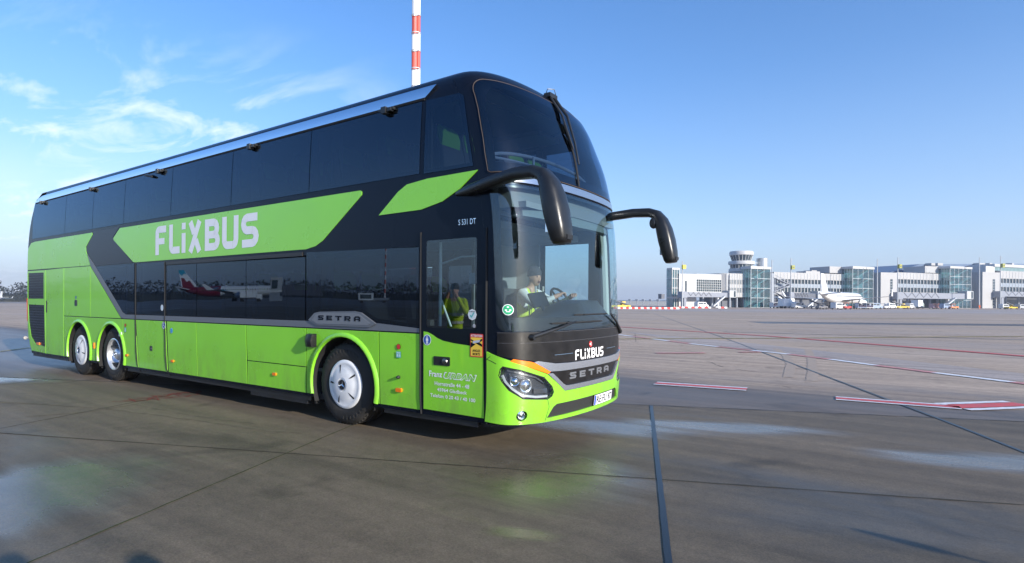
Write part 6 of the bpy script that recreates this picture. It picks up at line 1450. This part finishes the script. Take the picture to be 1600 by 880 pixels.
# ------------------------------------------------------------------ ground vehicles
def vehicle(kind, u, depth, label, col, rot=None, group='ground vehicles in front of the terminal'):
    p = at(u, 474, depth); o = empty({'van': 'service_van', 'tug': 'baggage_tug', 'cart': 'baggage_cart', 'truck': 'catering_truck', 'stairs': 'stair_truck', 'loader': 'belt_loader'}[kind], (p.x, p.y, 0), label, {'van': 'van', 'tug': 'tug', 'cart': 'cart', 'truck': 'truck', 'stairs': 'stair truck', 'loader': 'belt loader'}[kind], group)
    o.rotation_euler = (0, 0, rot if rot is not None else math.atan2(TE.y, TE.x)+random.uniform(-.3, .3))
    C_ = mat('veh_%s' % '_'.join(str(int(c*100)) for c in col), col, .35, coat=.4)
    def put(b, nm, m, **k): q = b.build(nm, m, None, **k); q.parent = o; return q
    def whl(xs, y=.85, r=.33):
        for x in xs:
            for s_ in (-1, 1): b = MB(); b.lathe([(.01, -.11), (r*.9, -.11), (r, -.06), (r, .06), (r*.9, .11), (.01, .11)], (x, s_*y, r), 'Y', 14); put(b, 'wheel', TYRE, ang=40)
    def body(prof, w, m=C_, nm='body'):
        b = MB(); b.prism([Vector((x, -w, z)) for x, z in prof], (0, 2*w, 0)); return put(b, nm, m, smooth=False)
    if kind == 'van':
        body([(-2.4, .35), (2.3, .35), (2.4, .9), (1.7, 1.15), (1.2, 1.95), (-2.2, 2.0), (-2.4, 1.8)], .92); whl((-1.6, 1.5))
        b = MB()
        for s_ in (-1, 1): b.box(.2, 1.15, s_*.925-.01, s_*.925+.01, 1.2, 1.75); b.box(-2.0, 0, s_*.925-.01, s_*.925+.01, 1.3, 1.75)
        put(b, 'windows', BGL, smooth=False)
    elif kind == 'tug':
        body([(-1.4, .35), (1.5, .35), (1.5, .95), (.3, 1.0), (-.2, .8), (-1.4, 1.0)], .7); b = MB()
        for x in (-1.2, .2):
            for s_ in (-1, 1): b.tube([(x, s_*.6, .9), (x, s_*.6, 1.85)], .04, 5)
        b.box(-1.3, .35, -.7, .7, 1.85, 1.93); put(b, 'canopy', C_, smooth=False); whl((-1, 1), .65, .3)
    elif kind == 'cart':
        b = MB(); b.box(-1.5, 1.5, -.75, .75, .4, .55); b.box(-1.5, -1.42, -.75, .75, .55, 1.9); b.box(1.42, 1.5, -.75, .75, .55, 1.9); b.box(-1.55, 1.55, -.78, .78, 1.9, 1.98); put(b, 'frame', C_, smooth=False)
        b = MB(); [b.box(-1.3+i*.52, -.85+i*.52, -.6, .6, .56, 1.0+.25*(i % 3)) for i in range(5)]; put(b, 'luggage', mat('luggage_dark', (.07, .06, .10), .8), smooth=False); whl((-1, 1), .65, .22)
    elif kind == 'truck':
        body([(1.6, .5), (3.4, .5), (3.4, 1.5), (2.9, 2.3), (1.6, 2.3)], 1.1, nm='cabin'); body([(-3.4, .8), (1.5, .8), (1.5, 3.3), (-3.4, 3.3)], 1.2, WHITE, 'box_body'); whl((-2.4, 2.5), 1.0, .45)
        b = MB(); b.box(2.95, 3.25, -1.0, 1.0, 1.5, 2.1); put(b, 'windows', BGL, smooth=False)
    elif kind == 'stairs':
        body([(-3, .5), (3.2, .5), (3.2, 1.6), (1.8, 1.7), (1.4, .9), (-3, .9)], 1.0); b = MB(); b.prism([Vector((2.8, -.8, .9)), Vector((-3, -.8, 4.0)), Vector((-4, -.8, 4.0)), Vector((-4, -.8, 3.7)), Vector((-3.1, -.8, 3.6)), Vector((2.2, -.8, .8))], (0, 1.6, 0))
        for s_ in (-.8, .8): b.tube([(2.6, s_, 1.9), (-3, s_, 5.0), (-4, s_, 5.0)], .05, 5)
        put(b, 'stairs', WHITE, smooth=False); whl((-2, 2), .9, .38)
    else:
        body([(-3, .4), (2.6, .4), (2.6, .9), (-3, .9)], .9); b = MB(); b.prism([Vector((3.4, -.4, .7)), Vector((-3.8, -.4, 2.6)), Vector((-3.8, -.4, 2.85)), Vector((3.4, -.4, .95))], (0, .8, 0)); put(b, 'belt', BRD, smooth=False); b = MB(); b.box(.8, 1.8, .3, .9, .9, 1.9); put(b, 'cabin', C_, smooth=False); whl((-2, 1.8), .8, .35)
    return o
random.seed(11)
Wc, Yc, Oc, Bc, Gc, Rc = (.7, .7, .7), (.72, .50, .03), (.75, .20, .03), (.25, .33, .48), (.35, .42, .38), (.5, .06, .05)
for kind, u, d_, lab, col in (
    ('loader', 969, 150, 'yellow ground vehicle standing just right of the coach front', Yc),
    ('van', 1096, 200, 'pale van under the leftmost jet bridge', Wc), ('cart', 1209, 205, 'baggage cart at the foot of the grey shaded-face slab', Wc), ('truck', 1232, 196, 'small white truck by the zigzag staircase', Wc),
    ('van', 1248, 193, 'white van near the left wing tip of the airliner', Wc), ('loader', 1278, 190, 'dark belt loader under the airliner tail', (.10, .12, .16)), ('tug', 1284, 166, 'small dark tug behind the airliner tail', (.10, .10, .12)),
    ('van', 1311, 168, 'white van below the airliner fuselage', Wc), ('tug', 1322, 168, 'red tug below the airliner wing', Rc), ('stairs', 1224, 200, 'white stair truck at the foot of the zigzag staircase', Wc),
    ('cart', 1345, 186, 'blue-grey cart right of the airliner engine', Bc), ('cart', 1356, 187, 'empty pale cart right of the airliner', Wc), ('van', 1366, 188, 'low blue-grey van left of the first slotted block', Bc),
    ('tug', 1382, 205, 'white tug in front of the first slotted block', Wc), ('van', 1391, 208, 'white van in front of the slot of the first slotted block', Wc), ('loader', 1408, 212, 'yellow loader at the left end of the middle wing', Yc),
    ('van', 1421, 214, 'white and green van under the middle jet bridge', Wc), ('truck', 1434, 225, 'grey-green truck under the middle jet bridge', Gc), ('cart', 1458, 222, 'purple-grey cart in the dark undercroft', (.30, .20, .26)), ('cart', 1466, 222, 'pinkish cart in the dark undercroft', (.6, .30, .25)),
    ('van', 1480, 215, 'blue and white van below the long jet bridge', Bc), ('tug', 1490, 214, 'orange tug at the foot of the rightmost stair tower', Oc), ('loader', 1580, 225, 'yellow and grey loader right of the rightmost block', Yc), ('van', 1572, 230, 'white van right of the rightmost block', Wc), ('van', 1598, 226, 'grey van at the right edge of the photo', (.4, .42, .45))):
    vehicle(kind, u, d_, lab, col)
# ramp worker by the rightmost block
pw = at(1530.5, 476, 205)
def J_any(x, y): return (x, y)
stand('ramp worker in orange clothing standing left of the rightmost white block', pw.x, pw.y, R(-60), 1.8, 'down', dict(skin=SKIN, top=mat('orange_cloth', (.8, .16, .02), .7), sleeve=MATS['orange_cloth'], legs=MATS['orange_cloth'], shoe=CLOTHD), ('cap', WHITE))
# barriers: alternating red and white blocks
def barrier_mesh(m, nm):
    b = MB(); pr = [(-.28, 0), (.28, 0), (.24, .15), (.10, .28), (.08, .5), (-.08, .5), (-.10, .28), (-.24, .15)]; b.prism([Vector((-.42, y, z)) for y, z in pr], (.84, 0, 0)); q_ = b.build(nm, m, None, smooth=False); return q_
BR_, BW_ = barrier_mesh(mat('barrier_red', (.68, .045, .03), .45), 'plastic_barrier'), barrier_mesh(mat('barrier_white', (.76, .76, .76), .45), 'plastic_barrier')
used = {0: False, 1: False}
bar = [(962+4.6*k, 146, k % 2) for k in range(22)]+[(1062+5.2*k, 178, k % 2) for k in range(10)]+[(1124+5*k, 180, (k+1) % 2) for k in range(3)]
for u, d_, c_ in bar:
    src = BW_ if c_ else BR_
    if not used[c_]: o = src; used[c_] = True
    else: o = src.copy(); COL.objects.link(o)
    p = at(u, 474, d_); o.location = (p.x, p.y, 0); o.rotation_euler = (0, 0, math.atan2(RT.y, RT.x)); tag(o, ('white' if c_ else 'red')+' plastic barrier block in the low red and white row before the terminal', 'barrier', ('white' if c_ else 'red')+' barrier blocks in the row')
# small far masts and posts between the coach and the glass tower
for k, u in enumerate((984, 995, 1005, 1016, 1028)):
    p = at(u, 474, 320); o = empty('light_column', (p.x, p.y, 0), 'small grey post on the skyline between the coach and the glass tower', 'post', 'small grey posts on the skyline'); b = MB(); b.tube([(p.x, p.y, 0), (p.x, p.y, 3.4)], .2, 6); b.build('shaft', SHD, o); b = MB(); b.box(p.x-.7, p.x+.7, p.y-.5, p.y+.5, 2.6, 3.6); b.build('head_piece', SHD, o, smooth=False)
p = at(1007, 474, 330); o = bld('distant_shed', 1007, 'long low grey shed on the skyline behind the barriers'); b = TB(); pa, pb_ = at(975, 474, 330), at(1045, 474, 330); dd = (pb_-pa).normalized(); nn_ = Vector((-dd.y, dd.x, 0)); b.prism([Vector((pa.x, pa.y, 0)), Vector((pb_.x, pb_.y, 0)), Vector((pb_.x, pb_.y, 0))+nn_*12, Vector((pa.x, pa.y, 0))+nn_*12], (0, 0, 2.6)); tp(b, 'wall', mat('shed_grey', (.20, .22, .25), .7), o)

# ------------------------------------------------------------------ gear at the mirrored airliner
def box_thing(name, label, cat, M_, parts):
    o = empty(name, M_.translation, label, cat)
    for nm, m, bx in parts:
        b = MB(); [b.box(*q_, 0, M_) for q_ in bx]; b.build(nm, m, o, smooth=False)
    return o
q = at_ref(432, 172); M_ = Matrix.Translation(q) @ Matrix.Rotation(AIR_A, 4, 'Z')
box_thing('jet_bridge', 'pale jet bridge cab at the nose of the mirrored airliner', 'jet bridge', M_, [('cab', mat('cab_pale', (.42, .44, .46), .5), [(-1.8, 1.8, -2, 2, 3.2, 7.2)]), ('cab_window', BGL, [(-1.4, .4, 2.0, 2.1, 3.8, 6.4)]), ('tunnel', BRD, [(1.9, 12, -1.5, 1.5, 1.6, 4.6)]), ('undercarriage', SHD, [(-2, 2, -1, 1, 0, 2.6)])])
q = at_ref(392, 168); M_ = Matrix.Translation(q) @ Matrix.Rotation(AIR_A, 4, 'Z')
box_thing('catering_truck', 'white high-lift truck beside the mirrored airliner', 'truck', M_, [('box_body', WHITE, [(-2.4, 1.6, -1.2, 1.2, 1.2, 3.0)]), ('cabin', WHITE, [(1.7, 3.0, -1.1, 1.1, .6, 2.2)]), ('wheel', TYRE, [(-2.4, -1.5, -1.2, 1.2, 0, .9), (1.8, 2.7, -1.2, 1.2, 0, .9)]), ('lift_frame', BRD, [(-2.4, 2.6, -1, 1, .5, 1.15)])])
q = at_ref(577, 200); M_ = Matrix.Translation(q) @ Matrix.Rotation(AIR_A, 4, 'Z')
box_thing('boarding_stairs', 'white covered boarding stairs mirrored in the coach window below the grey badge', 'stair truck', M_, [('cabin', WHITE, [(-2.5, 1.5, -1.3, 1.3, 1.0, 3.4)]), ('side_window', BGL, [(-2.0, 1.0, 1.3, 1.33, 1.5, 3.0)]), ('chassis', BRD, [(-2.6, 6, -1.1, 1.1, .35, .95)]), ('ramp', SHD, [(1.6, 6, -.9, .9, .96, 1.7)]), ('wheel', TYRE, [(-2, -1.2, -1.2, 1.2, 0, .6), (4, 4.8, -1.2, 1.2, 0, .6)])])
# unseen object of unknown kind, added as a thin stand to cast the corner shadow
ls = MB(); bx, by = 8.36, -2.56
ls.tube([(bx, by, .5), (bx, by, 1.78)], [.018, .014], 8)
lo = empty('shadow_stand', (bx, by, 0), 'unseen thin black stand added to throw the shadow in the lower right corner', 'stand'); ls.build('column', PLAST, lo)
for k in range(3): b = MB(); a_ = 2*math.pi*k/3+.4; b.tube([(bx, by, .75), (bx+.42*math.cos(a_), by+.42*math.sin(a_), .012)], .012, 6); b.build('leg', PLAST, lo)
b = MB(); b.tube([(bx+.1, by-.02, 1.76), (bx-.12, by+.02, 1.80)], [.05, .035], 10); b.build('head_piece', PLAST, lo)

# ------------------------------------------------------------------ woods and hills
LEAF = mat('wood_foliage', (.030, .032, .024), 1.0, spec=.1, var=.4, vscale=.05)
def wood(name, az0, az1, dist, h0, h1, seed, n):
    random.seed(seed); b = MB()
    for k in range(n):
        az = R(az0+(az1-az0)*(k+random.random())/n); d_ = dist*(1+random.uniform(-.04, .10)); x, y = CX+d_*math.cos(az), CY+d_*math.sin(az); h = random.uniform(h0, h1); w = h*random.uniform(.32, .5)
        b.tube([(x, y, 0), (x, y, h*.62)], [.35, .12], 4, cap=False)
        for j in range(60):
            ph = random.uniform(0, 2*math.pi); zz_ = random.random()**.8; rr = w*math.sqrt(random.random())*math.sin(math.pi*min(.95, .15+.8*zz_))
            cx_, cy_, cz = x+rr*math.cos(ph), y+rr*math.sin(ph), h*(.12+.86*zz_); s_ = random.uniform(.45, 1.05)*h/12
            v = [Vector((random.uniform(-1, 1), random.uniform(-1, 1), random.uniform(-.8, .8)))*s_ for _ in range(4)]; b_ = len(b.v)
            b.v += [(cx_+q_.x, cy_+q_.y, cz+q_.z) for q_ in v]; b.face((b_, b_+1, b_+2)); b.face((b_, b_+2, b_+3)); b.face((b_, b_+1, b_+3)); b.face((b_+1, b_+2, b_+3))
    m_ = n*2
    for k in range(m_+1):
        az = R(az0+(az1-az0)*k/m_); hh = h0*(.62+.25*noise.noise(Vector((k*.37, seed, 0)))+.12*noise.noise(Vector((k*1.9, seed, 4))))
        for dd_, z_ in ((dist, 0), (dist+3, hh*.8), (dist+9, hh), (dist+20, 0)): b.v.append((CX+dd_*math.cos(az), CY+dd_*math.sin(az), z_))
        if k:
            q_ = len(b.v)-8
            for j in range(3): b.face((q_+j, q_+4+j, q_+5+j, q_+1+j))
    return tag(b.build(name, LEAF, None, smooth=False), 'far band of bare brown-green woodland along the horizon', 'wood', kind='stuff')
wood('distant_wood', 158, 195, 420, 7, 12, 1, 330)      # seen left of the coach
wood('distant_wood', 178, 300, 520, 10, 17, 2, 620)      # mirrored in the windows
bpy.data.objects['distant_wood']['label'] = 'hazy band of woodland on the horizon left of the coach'
bpy.data.objects['distant_wood.001']['label'] = 'dark band of woodland mirrored in the coach windows'
b = MB(); n = 90
for k in range(n+1):
    az = R(70+80*k/n); d_ = 1500; h = 9+6*noise.noise(Vector((k*.13, 0, 0)))+3*noise.noise(Vector((k*.6, 3, 0)))
    for dd_, hh in ((d_, -1), (d_+80, h*.8), (d_+200, h), (d_+500, -1)): b.v.append((CX+dd_*math.cos(az), CY+dd_*math.sin(az), hh))
    if k:
        for j in range(3): b.face((4*(k-1)+j, 4*k+j, 4*k+j+1, 4*(k-1)+j+1))
tag(b.build('hills', mat('hill_green', (.06, .07, .05), .95, var=.4, vscale=.01)), kind='structure')
# grass strip beyond the apron on the left
b = MB(); pa = [at(u, 480, d_) for u, d_ in ((-700, 330), (60, 300), (60, 395), (-700, 430))]; b.poly([(p.x, p.y, .02) for p in pa]); tag(b.build('grass_strip', GRASS, smooth=False), kind='structure')
b = MB(); pa = [at(u, 480, d_) for u, d_ in ((-700, 235), (60, 215), (60, 255), (-700, 290))]; b.poly([(p.x, p.y, .02) for p in pa]); tag(b.build('taxiway', DASP, smooth=False), kind='structure')
# ------------------------------------------------------------------ haze
HAZE = True
if HAZE:
    b = MB(); b.box(-1750, 1750, -1750, 2150, -1.0, 60); 
    hm_ = bpy.data.materials.new('haze_air'); hm_.use_nodes = True; n = hm_.node_tree.nodes; n.clear()
    o_ = n.new('ShaderNodeOutputMaterial'); v_ = n.new('ShaderNodeVolumePrincipled'); v_.inputs['Color'].default_value = (.80, .87, 1, 1); v_.inputs['Density'].default_value = .00045; v_.inputs['Anisotropy'].default_value = .3
    hm_.node_tree.links.new(v_.outputs[0], o_.inputs['Volume'])
    tag(b.build('haze', hm_, smooth=False), kind='stuff')
    scene.cycles.volume_step_rate = 10; scene.cycles.volume_max_steps = 64
